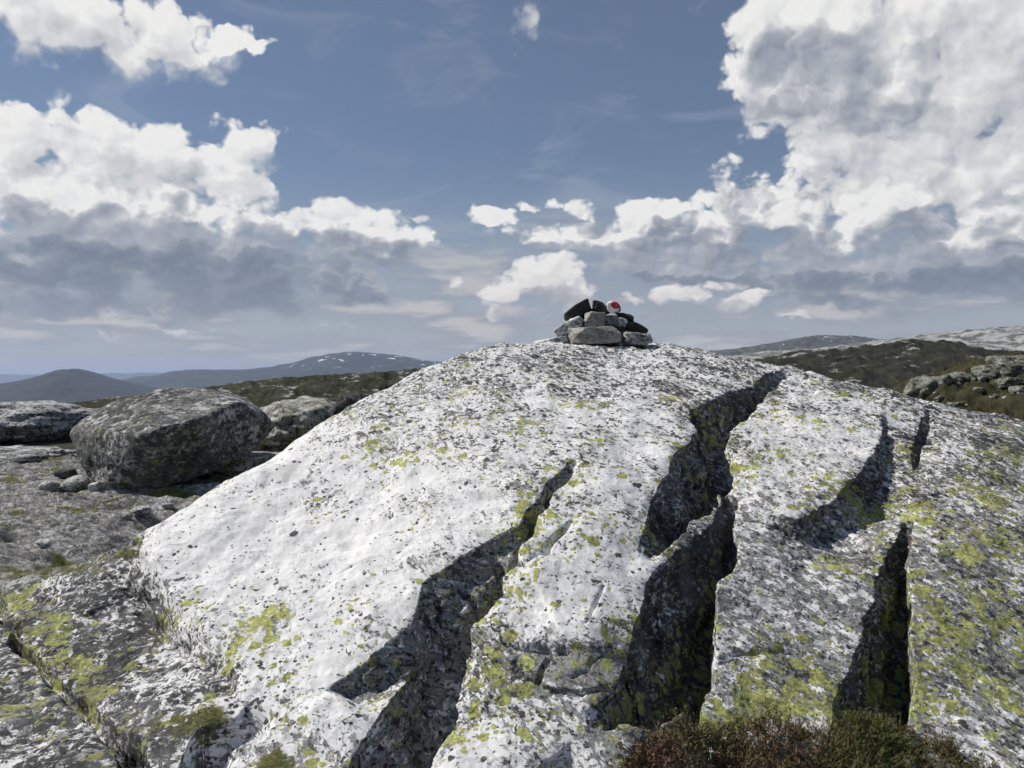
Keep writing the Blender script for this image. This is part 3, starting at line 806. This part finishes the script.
ridge('mountain', [(-260, 378), (-120, 376), (-30, 374), (40, 377), (120, 375), (210, 373), (280, 370), (360, 374), (480, 378)], 42000, 9000, 5000, -700, M_MTNS, 120, seed=3, octv=4)
ridge('mountain', [(60, 396), (100, 388), (150, 377), (190, 371), (238, 371), (280, 367), (318, 358), (340, 354), (358, 352), (380, 355), (410, 358), (436, 363), (480, 367), (560, 376), (640, 390)], 18000, 5000, 3500, -500, M_MTNS, 45, seed=5, octv=4)
ridge('mountain', [(-300, 378), (-200, 384), (-90, 384), (0, 386), (36, 379), (58, 374), (76, 367), (94, 373), (114, 380), (142, 387), (200, 396), (260, 408)], 11000, 4000, 2500, -600, M_MTN, 22, seed=9, octv=4)
ridge('hill', [(660, 366), (700, 354), (740, 350), (776, 343), (808, 338), (850, 338), (866, 341), (900, 345), (980, 352), (1060, 360)], 6500, 2000, 1500, -150, M_GREYF, 22, seed=11)
ridge('hill', [(700, 362), (760, 355), (820, 350), (862, 345), (900, 340), (950, 334), (1000, 330), (1040, 329), (1150, 324), (1300, 320)], 4000, 1700, 1200, -110, M_PALE, 16, seed=13, nx=640, ny=200)
ridge('hill', [(690, 378), (740, 366), (790, 356), (830, 354), (868, 349), (900, 345), (930, 348), (960, 354), (1000, 358), (1080, 364), (1250, 370)], 1100, 650, 400, -55, M_DARKF, 7, seed=17, nx=640, ny=200)
ridge('hill', [(120, 402), (170, 397), (215, 391), (240, 386), (300, 380), (350, 377), (400, 374), (440, 370), (500, 364), (600, 362)], 230, 130, 120, -13, M_MOOR, 1.3, seed=21, nx=560, ny=200)
near_hill = ridge('hill', [(850, 430), (880, 414), (905, 397), (918, 388), (935, 382), (955, 377), (978, 368), (1000, 362), (1024, 357), (1100, 346), (1250, 334)], 62, 30, 30, -3.5, M_NEARF, 0.75, seed=23, nx=640, ny=260)

# the land sheet under and beyond everything
def build_terrain():
    r = np.concatenate([np.linspace(0.0, 13.0, 14), np.geomspace(13.6, 95000, 190)])
    th = np.linspace(0, 2 * math.pi, 361)
    TH, RR = np.meshgrid(th, r)
    z = np.interp(RR, [0, 12.5, 14.5, 32, 60, 200, 500, 2000, 8000, 95000], [-0.95, -0.9, -0.16, -0.18, -2.6, -16, -60, -170, -560, -1000])
    X = np.sin(TH) * RR; Y = np.cos(TH) * RR
    z = z + np.minimum(RR / 100, 1) ** .7 * 0.9 * fbm2(X * .05, Y * .05, 5, 71) * sstep(RR, 12, 20) + np.where(RR > 300, 25 * fbm2(X * .0012, Y * .0012, 5, 73), 0)
    V = np.stack([X.ravel(), Y.ravel(), z.ravel()], 1)
    n, m = X.shape; i = np.arange(n * m).reshape(n, m)
    F = np.stack([i[:-1, :-1], i[1:, :-1], i[1:, 1:], i[:-1, 1:]], -1).reshape(-1, 4)
    return tag(mesh_np('terrain', V, F, M_MOOR), kind='structure')
build_terrain()

# ================================================================ boulders and stones
def hull_planes(pts):
    bm = bmesh.new()
    for p in pts: bm.verts.new(p)
    bmesh.ops.convex_hull(bm, input=bm.verts)
    bm.normal_update()
    pl = [(np.array(f.normal), float(f.normal.dot(f.verts[0].co))) for f in bm.faces]
    bm.free()
    N = np.array([p[0] for p in pl]); H = np.array([p[1] for p in pl])
    s = np.sign(H); s[s == 0] = 1
    return N * s[:, None], H * s

_ico = {}
def ico(sub):
    if sub not in _ico:
        bm = bmesh.new(); bmesh.ops.create_icosphere(bm, subdivisions=sub, radius=1.0)
        bm.verts.ensure_lookup_table()
        V = np.array([v.co[:] for v in bm.verts]); F = np.array([[v.index for v in f.verts] for f in bm.faces])
        bm.free(); _ico[sub] = (V, F)
    return _ico[sub]

def faceted(N, H, sub, p=14.0, rough=0.03, freq=2.0, seed=0, fine=0.008, ffreq=9.0):
    """rounded convex body bounded by planes, with worn, broken skin"""
    V, F = ico(sub)
    c = np.maximum(V @ N.T, 1e-4) / H[None, :]
    r = 1.0 / (np.sum(c ** p, 1) ** (1 / p))
    P = V * r[:, None]
    sc = float(np.mean(r))
    P = P * (1 + rough * fbm3(P / sc * freq + seed * 3.1, 4, seed) + fine * fbm3(P / sc * ffreq + seed, 3, seed + 9))[:, None]
    return P, F

def stone_body(w, d, h, seed, sub=4, p=12.0, rough=0.05, cuts=13, box=0.9):
    rs = np.random.RandomState(seed)
    N = rs.normal(size=(cuts, 3)); N /= np.linalg.norm(N, axis=1)[:, None]
    H = rs.uniform(0.72, 1.0, cuts)
    N = np.concatenate([N, [[0, 0, 1], [0, 0, -1], [1, 0, 0], [-1, 0, 0], [0, 1, 0], [0, -1, 0]]])
    H = np.concatenate([H, [box] * 6])
    P, F = faceted(N, H, sub, p, rough, 2.2, seed)
    mn, mx_ = P.min(0), P.max(0)
    P = (P - (mn + mx_) / 2) / (mx_ - mn)
    return P * np.array([w, d, h]), F

SM = dict(use_attr=False, obj_space=True)
M_BOULD = rock_material('boulder_rock', layered=(0.2, -0.1, 0.3), pale=(0.50, 0.50, 0.49), grey=(0.22, 0.215, 0.20), a_dark=0.47, a_grey=0.60, a_yel=0.36, scale=0.5, **SM)
M_HUMP = rock_material('hump_rock', layered=(0.2, -0.1, 0.3), pale=(0.50, 0.50, 0.49), grey=(0.24, 0.235, 0.22), a_dark=0.32, a_grey=0.4, a_yel=0.2, scale=0.4, **SM)
M_GREENISH = rock_material('green_grey_rock', layered=(0.2, -0.1, 0.3), pale=(0.46, 0.455, 0.41), grey=(0.25, 0.25, 0.19), a_dark=0.22, a_grey=0.45, a_yel=0.3, scale=0.4, **SM)
M_BROWN = rock_material('brown_rock', pale=(0.24, 0.22, 0.19), grey=(0.13, 0.115, 0.09), a_dark=0.6, a_grey=0.7, a_yel=0.2, scale=0.9, **SM)
M_SPALE = rock_material('pale_stone', pale=(0.62, 0.62, 0.61), grey=(0.32, 0.32, 0.30), a_dark=0.15, a_grey=0.25, a_yel=0.0, scale=1.4, **SM)
M_STAN = rock_material('tan_grey_stone', pale=(0.42, 0.405, 0.36), grey=(0.29, 0.28, 0.25), a_dark=0.08, a_grey=0.4, a_yel=0.0, scale=1.6, **SM)
M_SMOT = rock_material('mottled_stone', pale=(0.55, 0.55, 0.54), grey=(0.25, 0.25, 0.24), a_dark=0.28, a_grey=0.4, a_yel=0.0, scale=1.6, **SM)
M_SDARK = rock_material('black_stone', pale=(0.075, 0.075, 0.072), grey=(0.04, 0.04, 0.038), dark=(0.018, 0.018, 0.018), a_dark=0.5, a_grey=0.6, a_yel=0.0, scale=2.5, **SM)

def place(name, P, F, loc, mat, rot=None, smooth=True):
    if rot is not None:
        P = P @ np.array(Euler(rot).to_matrix()).T
    o = mesh_np(name, P, F, mat, None, smooth)
    o.location = loc
    return o

# the big perched boulder
BP = [(103, 495, 10.25), (141, 496, 10.35), (215, 472, 11.0), (250, 456, 11.6), (277, 426, 12.0), (139, 436, 9.95), (166, 426, 9.95), (192, 421, 10.2), (240, 401, 11.2), (258, 405, 12.2), (68, 431, 10.7), (78, 462, 10.5),
      (84, 418, 11.0), (110, 402, 11.3), (160, 388, 11.7), (200, 387, 12.0), (240, 394, 12.4), (90, 430, 12.4), (250, 430, 13.2), (110, 487, 12.0), (200, 474, 12.9), (150, 400, 13.0)]
BP = np.array([tuple(at(*q)) for q in BP])
bc = BP.mean(0)
N_, H_ = hull_planes([Vector(q - bc) for q in BP])
P_, F_ = faceted(N_, H_, 7, 60.0, 0.014, 3.2, 4, 0.010, 11.0)
boulder = place('boulder', P_ + np.array([0, 0, bc[2]]), F_, (bc[0], bc[1], 0.0), M_BOULD)
tag(boulder, 'big dark angular boulder perched on the flat bedrock, throwing a black shadow beneath', 'boulder')

def boulder_at(px, py_bottom, wpx, hpx, D, depth, seed, mat, label, cat='boulder', group=None, name='boulder', sub=6, rough=.13, sink=.1, p=12.0, rot=0.0, cuts=13, box=.9):
    w, h = wpx / FPX * D, hpx / FPX * D
    P, F = stone_body(w, depth, h * (1 + sink), seed, sub, p, rough, cuts, box)
    b = at(px, py_bottom, D)
    o = place(name, P + np.array([0, 0, h / 2 - h * sink / 2]), F, b, mat, (0, 0, rot))
    return tag(o, label, cat, group)

boulder_at(14, 450, 165, 50, 21, 7.0, 101, M_HUMP, 'low lichened rock hump at the left edge behind the mossy hollow', 'rock hump', name='rock_hump', p=7.0, cuts=60, box=1.0, rough=.16)
boulder_at(0, 470, 130, 24, 15.5, 3.4, 102, M_HUMP, 'flat pale rock shelf below the rock hump at the left edge', 'rock shelf', name='rock_shelf', p=7.0, cuts=50, box=1.0, rough=.16)
boulder_at(312, 458, 118, 62, 16.5, 5.5, 103, M_GREENISH, 'pale green-grey rounded rock between the big boulder and the dome', 'rock', p=8.0, cuts=40, box=1.0, rough=.15)
boulder_at(352, 432, 48, 40, 15.0, 1.1, 104, M_BROWN, 'small brown upright boulder beside the left shoulder of the dome', 'boulder')
boulder_at(262, 474, 76, 22, 13.0, 2.4, 105, M_GREENISH, 'low olive-grey rock just right of the big boulder', 'rock')

# ---- stones of the cairn
CAIRN = 'stones of the cairn'
def cairn_stone(px, py, wpx, hpx, D, dep, seed, mat, label, tilt=0.0, p=10.0):
    w, h = wpx / FPX * D, hpx / FPX * D
    ca, sa = abs(math.cos(tilt)), abs(math.sin(tilt))
    P, F = stone_body(w, dep, h, seed, 5, p * 3, 0.05, 7 if p > 12 else 9, 0.70 if p > 12 else 0.8)
    o = place('stone', P, F, at(px, py, D), mat, (0, tilt, (seed % 7 - 3) * 0.06))
    return tag(o, label, 'stone', CAIRN)
cairn_stone(594, 336, 52, 18, 8.62, 0.34, 201, M_STAN, 'long tan-grey block lying at the front foot of the cairn', R(-3), 16)
cairn_stone(635.5, 339.5, 29, 13, 8.66, 0.30, 202, M_SMOT, 'blocky grey mottled stone at the right foot of the cairn', R(2), 16)
cairn_stone(570, 328, 31, 14, 8.78, 0.28, 203, M_SPALE, 'white leaning stone on the left flank of the cairn', R(-36))
cairn_stone(567, 338, 13, 12, 8.72, 0.16, 204, M_SMOT, 'small grey stone wedged under the white leaning stone', R(20))
cairn_stone(594.5, 320.5, 21, 17, 8.74, 0.20, 205, M_STAN, 'squarish tan stone standing on the long front block', R(4), 16)
cairn_stone(578, 313, 29, 17, 8.95, 0.30, 206, M_SDARK, 'large black stone on the upper left of the cairn', R(-28))
cairn_stone(600.5, 312, 17, 16, 8.97, 0.22, 207, M_SDARK, 'black stone behind the squarish tan stone', R(25))
cairn_stone(598, 304.5, 12, 7, 8.97, 0.14, 208, M_SDARK, 'small flat black stone topping the middle of the cairn', R(5))
cairn_stone(609, 320.5, 15, 13, 8.80, 0.18, 209, M_SMOT, 'speckled grey stone under the painted stone', R(-12))
cairn_stone(620, 323, 14, 12, 8.84, 0.2, 210, M_SPALE, 'pale stone between the speckled stone and the black slabs', R(28))
cairn_stone(623.5, 317.5, 21, 8, 8.90, 0.24, 211, M_SDARK, 'flat black slab jutting right below the painted stone', R(6))
cairn_stone(634, 328, 27, 11, 8.90, 0.3, 212, M_SDARK, 'black slab sloping down the right flank of the cairn', R(27))
cairn_stone(619, 335, 13, 17, 8.76, 0.22, 213, M_SDARK, 'dark upright stone between the two front blocks', R(-8))  # stone in shadow; its shade is given by the dark material
cairn_stone(604, 328, 44, 18, 9.0, 0.34, 214, M_SMOT, 'grey core stone mostly buried in the middle of the cairn', 0)
cairn_stone(551, 344, 32, 12, 8.75, 0.34, 215, M_SPALE, 'low pale stone lying apart left of the cairn', R(-8))
cairn_stone(620, 344, 5, 4, 8.6, 0.05, 216, M_SPALE, 'tiny white pebble at the front foot of the cairn', 0)

def painted_material():
    mat = bpy.data.materials.new('painted_stone'); mat.use_nodes = True
    nt = mat.node_tree; g = NG(nt); b = nt.nodes['Principled BSDF']
    P = g.new('ShaderNodeTexCoord').outputs['Object']
    n = g.noise(P, 40, 4, 0.6)
    x, y, z = g.sep(P)[0:3]
    q = g.v('MULTIPLY', g.v('SUBTRACT', P, (0.014, -0.05, 0.022)), (1 / 0.054, 0.0, 1 / 0.046))
    red = g.ss(g.add(g.v('LENGTH', q), g.mul(g.sub(n, 0.5), 0.7)), 0.9, 1.05, 1.0, 0.0)
    red = g.mul(red, g.m('LESS_THAN', y, 0.03))
    q2 = g.v('MULTIPLY', g.v('SUBTRACT', P, (0.022, -0.05, 0.016)), (1 / 0.010, 0.0, 1 / 0.009))
    hole = g.ss(g.add(g.v('LENGTH', q2), g.mul(g.sub(n, 0.5), 0.7)), 0.8, 1.1, 1.0, 0.0)
    red = g.mul(red, g.mad(hole, -0.35, 1.0))
    dark = g.mul(g.ss(g.add(x, g.mul(n, 0.02)), 0.060, 0.068), 1.0)  # shade on the side away from the sun, painted into the colour
    col = g.mix(g.ss(n, 0.4, 0.6), (0.80, 0.79, 0.78), (0.86, 0.85, 0.84))
    col = g.mix(red, col, (0.55, 0.02, 0.025))
    col = g.mix(dark, col, (0.06, 0.06, 0.06))
    nt.links.new(col, b.inputs['Base Color'])
    b.inputs['Roughness'].default_value = 0.6
    return mat
P_, F_ = stone_body(0.158, 0.14, 0.135, 220, 5, 6.0, 0.03)
o = place('painted_stone', P_, F_, at(613.6, 307.3, 8.88), painted_material())
tag(o, 'rounded stone painted white with a red patch, topping the cairn', 'painted stone', CAIRN)

# ---- loose stones on the flat bedrock to the left
from mathutils.bvhtree import BVHTree
def bvh_of(o):
    dg = bpy.context.evaluated_depsgraph_get()
    me = o.data
    vs = np.empty(len(me.vertices) * 3, np.float32); me.vertices.foreach_get('co', vs); vs = vs.reshape(-1, 3)
    return BVHTree.FromPolygons([Vector(v) for v in vs], [tuple(p.vertices) for p in me.polygons])
def ground_z(x, y):
    """height of the finished field at (x, y)"""
    j = np.argmin(np.abs(yy - y)); i = np.argmin(np.abs(tx * yy[j] - x))
    return float(VERTS[j * NT + i, 2])
def on_ground(px, py):
    d = ray(px, py); Ys = np.linspace(2.6, 15, 900)
    for Yv in Ys:
        k = Yv / d[1]
        if EYE[2] + d[2] * k < ground_z(d[0] * k, Yv): return d[0] * k, Yv
    return d[0] * k, Yv
LOOSE = 'loose stones by the big boulder'
for (px, py, wpx, hpx, mat, label) in [
    (77, 489, 25, 13, M_SMOT, 'largest loose grey stone tucked under the left end of the big boulder'),
    (94, 491, 11, 8, M_SPALE, 'small white stone touching the foot of the big boulder'),
    (52, 490, 22, 9, M_SMOT, 'dark flat stone left of the largest loose stone'),
    (66, 478, 20, 9, M_BROWN, 'brownish stone behind the largest loose stone'),
    (103, 488, 9, 7, M_STAN, 'tan stone wedged below the edge of the big boulder'),
    (72, 530, 9, 5, M_SPALE, 'lone small white stone on the flat bedrock in front of the big boulder'),
    (44, 546, 14, 6, M_SPALE, 'flat pale stone on the bedrock nearest the left edge'),
    (143, 515, 20, 7, M_SMOT, 'flat grey stone by the shadow of the big boulder'),
    (128, 518, 8, 5, M_STAN, 'tan chip left of the flat grey stone in front of the boulder'),
    (168, 510, 12, 5, M_SMOT, 'small grey chip right of the flat grey stone in front of the boulder')]:
    x, y = on_ground(px, py)
    P_, F_ = stone_body(wpx / FPX * y, wpx / FPX * y * .8, hpx / FPX * y * 1.2, 300 + px, 4, 10, .06)
    o = place('stone', P_ + np.array([0, 0, hpx / FPX * y * .42]), F_, (x, y, ground_z(x, y)), mat)
    tag(o, label, 'stone', LOOSE)

# ---- pale rocks strewn over the near hillside on the right
M_HILLROCK = rock_material('hillside_rock', pale=(0.33, 0.335, 0.28), grey=(0.16, 0.165, 0.125), a_dark=0.34, a_grey=0.5, a_yel=0.4, scale=0.3, **SM)
HILLROCKS = 'pale rocks on the right hillside'
nb = bvh_of(near_hill)
for (px, py, wpx, hpx, label) in [
    (918, 396, 34, 24, 'broad pale outcrop at the left foot of the near hillside'), (938, 386, 40, 14, 'long pale rock above the broad outcrop on the near hillside'),
    (962, 379, 30, 9, 'flat pale rock on the skyline of the near hillside, furthest down the slope'), (980, 390, 13, 4, 'oval pale rock midway up the near hillside'),
    (955, 408, 16, 8, 'isolated whitish rock low on the near hillside'), (988, 372, 34, 10, 'grey-green rock on the skyline between the flat rock and the large crest rock'),
    (1012, 367, 46, 15, 'large pale rock on the crest of the near hillside at the right edge'), (1010, 382, 24, 6, 'long pale rock below the large crest rock'),
    (1022, 393, 24, 9, 'pale rock at the right edge under the long rock'), (996, 396, 8, 3, 'tiny pale rock under the oval one on the hillside'), (940, 398, 10, 4, 'small rock just right of the broad outcrop')]:
    d = Vector(ray(px, py)); hit = nb.ray_cast(Vector(EYE), d.normalized())
    c_ = hit[0] if hit[0] is not None else at(px, py, 58)
    Dm = c_.y
    w_, h_ = wpx / FPX * Dm, hpx / FPX * Dm
    P_, F_ = stone_body(w_ * 1.1, w_ * .9, h_ * 1.9, 400 + px, 5, 14, .22)
    o = place('rock', P_ + np.array([0, 0, -h_ * .12]), F_, c_, M_HILLROCK)
    tag(o, label, 'rock', HILLROCKS)

# ================================================================ heather and grass at the foot of the slabs
def plant_material(name, c0, c1, c2):
    mat = bpy.data.materials.new(name); mat.use_nodes = True
    nt = mat.node_tree; g = NG(nt); b = nt.nodes['Principled BSDF']
    a = g.new('ShaderNodeAttribute', attribute_name='tone').outputs['Fac']
    col = g.mix(g.lin(a, 0.0, 0.5), c0, c1)
    col = g.mix(g.lin(a, 0.5, 1.0), col, c2)
    nt.links.new(col, b.inputs['Base Color'])
    b.inputs['Roughness'].default_value = 0.75
    b.inputs['Specular IOR Level'].default_value = 0.2
    return mat
M_HEATH = plant_material('heather_leaf', (0.21, 0.12, 0.08), (0.145, 0.115, 0.058), (0.105, 0.125, 0.04))
M_GRASS = plant_material('grass_blade', (0.26, 0.21, 0.10), (0.17, 0.18, 0.06), (0.11, 0.15, 0.04))

rng = np.random.RandomState(12)
EDGE = [(596, 790), (620, 766), (650, 746), (690, 734), (730, 730), (762, 732), (790, 724), (830, 734), (870, 730), (920, 738), (960, 756), (985, 772), (1010, 800)]
edge = np.array([(q[0], on_base(*q)[1]) for q in EDGE])
HF = z_base
def plant_spots(n, p_lo, p_hi, near=2.62):
    px = rng.uniform(p_lo, p_hi, n)
    ymax = np.interp(px, edge[:, 0], edge[:, 1]) + 0.05 * fbm2(px * .05, px * 0, 3, 91)
    y = near + (ymax - near) * np.sqrt(rng.uniform(0, 1, n))
    x = (px - CXP) / FPX * y
    return px, x, y, z_base(x, y) - 0.04

def blades(base, tip, width, bend):
    """tapered three-step blades as quads+tip, returns verts, faces"""
    n = len(base)
    d = tip - base
    side = np.cross(d, rng.normal(size=(n, 3))); side /= np.linalg.norm(side, axis=1)[:, None] + 1e-9
    vs = []
    for t, w in ((0, 1.0), (.5, .8), (1.0, .25)):
        c = base + d * t + bend * (t * t)
        vs += [c - side * (width * w)[:, None], c + side * (width * w)[:, None]]
    V = np.stack(vs, 1).reshape(-1, 3)
    o = (np.arange(n) * 6)[:, None]
    F = np.concatenate([o + np.array([0, 1, 3, 2]), o + np.array([2, 3, 5, 4])])
    return V, F

# heather: woody twigs, each set with short needle sprays
n = 5200
px, x, y, z = plant_spots(n, 600, 1000)
clump = fbm2(x * 4.5, y * 4.5, 3, 95)
hgt = (0.04 + 0.085 * np.clip(clump + .40, 0, 1.3)) * rng.uniform(.6, 1.1, n)
mound = 0.09 * np.clip(fbm2(x * 3, y * 3, 2, 97) + .35, 0, 1)
base = np.stack([x, y, z + mound * .6], 1)
lean = rng.normal(size=(n, 3)) * 0.035; lean[:, 2] = 0
tip = base + np.stack([lean[:, 0], lean[:, 1], hgt], 1)
tone_t = np.clip(0.5 + 0.55 * fbm2(x * 3.2 + 9, y * 3.2, 3, 99) + sstep(px, 640, 860) * .35 - .15, 0, 1)
V1, F1 = blades(base, tip, np.full(n, 0.0014), rng.normal(size=(n, 3)) * .012)
k = 16
t = rng.uniform(.25, 1.0, (n, k))
lb = base[:, None] + (tip - base)[:, None] * t[..., None]
dirs = rng.normal(size=(n, k, 3)); dirs[..., 2] = np.abs(dirs[..., 2]) * .8 + .25
dirs /= np.linalg.norm(dirs, axis=2)[..., None]
ln = rng.uniform(.010, .024, (n, k))
lt = lb + dirs * ln[..., None]
V2, F2 = blades(lb.reshape(-1, 3), lt.reshape(-1, 3), np.full(n * k, 0.0021), np.zeros((n * k, 3)))
tone1 = np.repeat(np.clip(tone_t * .4, 0, 1), 6)
tone2 = np.repeat(np.clip(np.repeat(tone_t, k) + rng.normal(size=n * k) * .18, 0, 1), 6)
tag(mesh_np('heather', np.concatenate([V1, V2]), np.concatenate([F1, F2 + len(V1)]), M_HEATH, None, False, dict(tone=np.concatenate([tone1, tone2]))), 
    'brown and green heather growing at the foot of the split slabs', 'heather', None, 'stuff')
n = 6500
px, x, y, z = plant_spots(n, 690, 1000)
keep = (rng.uniform(size=n) < 0.25 + .75 * np.exp(-((px - 860) / 60) ** 2))
px, x, y, z = px[keep], x[keep], y[keep], z[keep]; n = len(x)
base = np.stack([x, y, z], 1)
tip = base + np.stack([rng.normal(size=n) * .04, rng.normal(size=n) * .04, rng.uniform(.06, .16, n)], 1)
bend = np.stack([rng.normal(size=n) * .04, rng.normal(size=n) * .04, -rng.uniform(0, .03, n)], 1)
V1, F1 = blades(base, tip, np.full(n, .0013), bend)
tag(mesh_np('grass', V1, F1, M_GRASS, None, False, dict(tone=np.repeat(rng.uniform(0, 1, n), 6))), 'thin grass blades among the heather', 'grass', None, 'stuff')

# short turf in the hollows and seams of the flat bedrock on the left
TURF = [(25, 458, 40, 9), (60, 470, 18, 6), (10, 440, 30, 4), (70, 440, 20, 4), (60, 494, 20, 4), (110, 505, 20, 3)]
sp = []
for (px_, py_, rx_, ry_) in TURF:
    for _ in range(14):
        qx, qy = px_ + rng.normal() * rx_ * .5, py_ + rng.normal() * ry_ * .5
        gx, gy = on_ground(qx, qy)
        m_ = 30
        r_ = 0.07 * gy / 6
        for k_ in range(m_):
            ax, ay = gx + rng.normal() * r_, gy + rng.normal() * r_
            sp.append((ax, ay, ground_z(ax, ay) - .015))
base = np.array(sp); n = len(base)
hh = rng.uniform(.025, .08, n)
tip = base + np.stack([rng.normal(size=n) * .025, rng.normal(size=n) * .025, hh], 1)
V1, F1 = blades(base, tip, np.full(n, .0022), np.stack([rng.normal(size=n) * .02, rng.normal(size=n) * .02, -hh * .1], 1))
M_TURF = plant_material('turf_blade', (0.13, 0.105, 0.05), (0.085, 0.085, 0.03), (0.06, 0.08, 0.022))
tag(mesh_np('turf', V1, F1, M_TURF, None, False, dict(tone=np.repeat(rng.uniform(0, 1, n), 6))), 'short olive turf in the hollows of the flat bedrock', 'turf', None, 'stuff')

# ================================================================ the air
def build_haze():
    x0, x1, y0, y1, z0, z1 = -60000, 60000, -4000, 62000, -1150, 640
    V = np.array([(x, y, z) for z in (z0, z1) for y in (y0, y1) for x in (x0, x1)], float)
    F = np.array([(0, 2, 3, 1), (4, 5, 7, 6), (0, 1, 5, 4), (2, 6, 7, 3), (0, 4, 6, 2), (1, 3, 7, 5)])
    mat = bpy.data.materials.new('air'); mat.use_nodes = True
    nt = mat.node_tree; nt.nodes.clear()
    g = NG(nt)
    out = g.new('ShaderNodeOutputMaterial'); vol = g.new('ShaderNodeVolumePrincipled')
    vol.inputs['Color'].default_value = (0.57, 0.69, 0.95, 1)
    vol.inputs['Density'].default_value = HAZE_DENSITY
    vol.inputs['Anisotropy'].default_value = 0.2
    nt.links.new(vol.outputs[0], out.inputs['Volume'])
    tag(mesh_np('haze', V, F, mat, None, False), 'thin blue haze over the far mountains', 'haze', None, 'stuff')
build_haze()
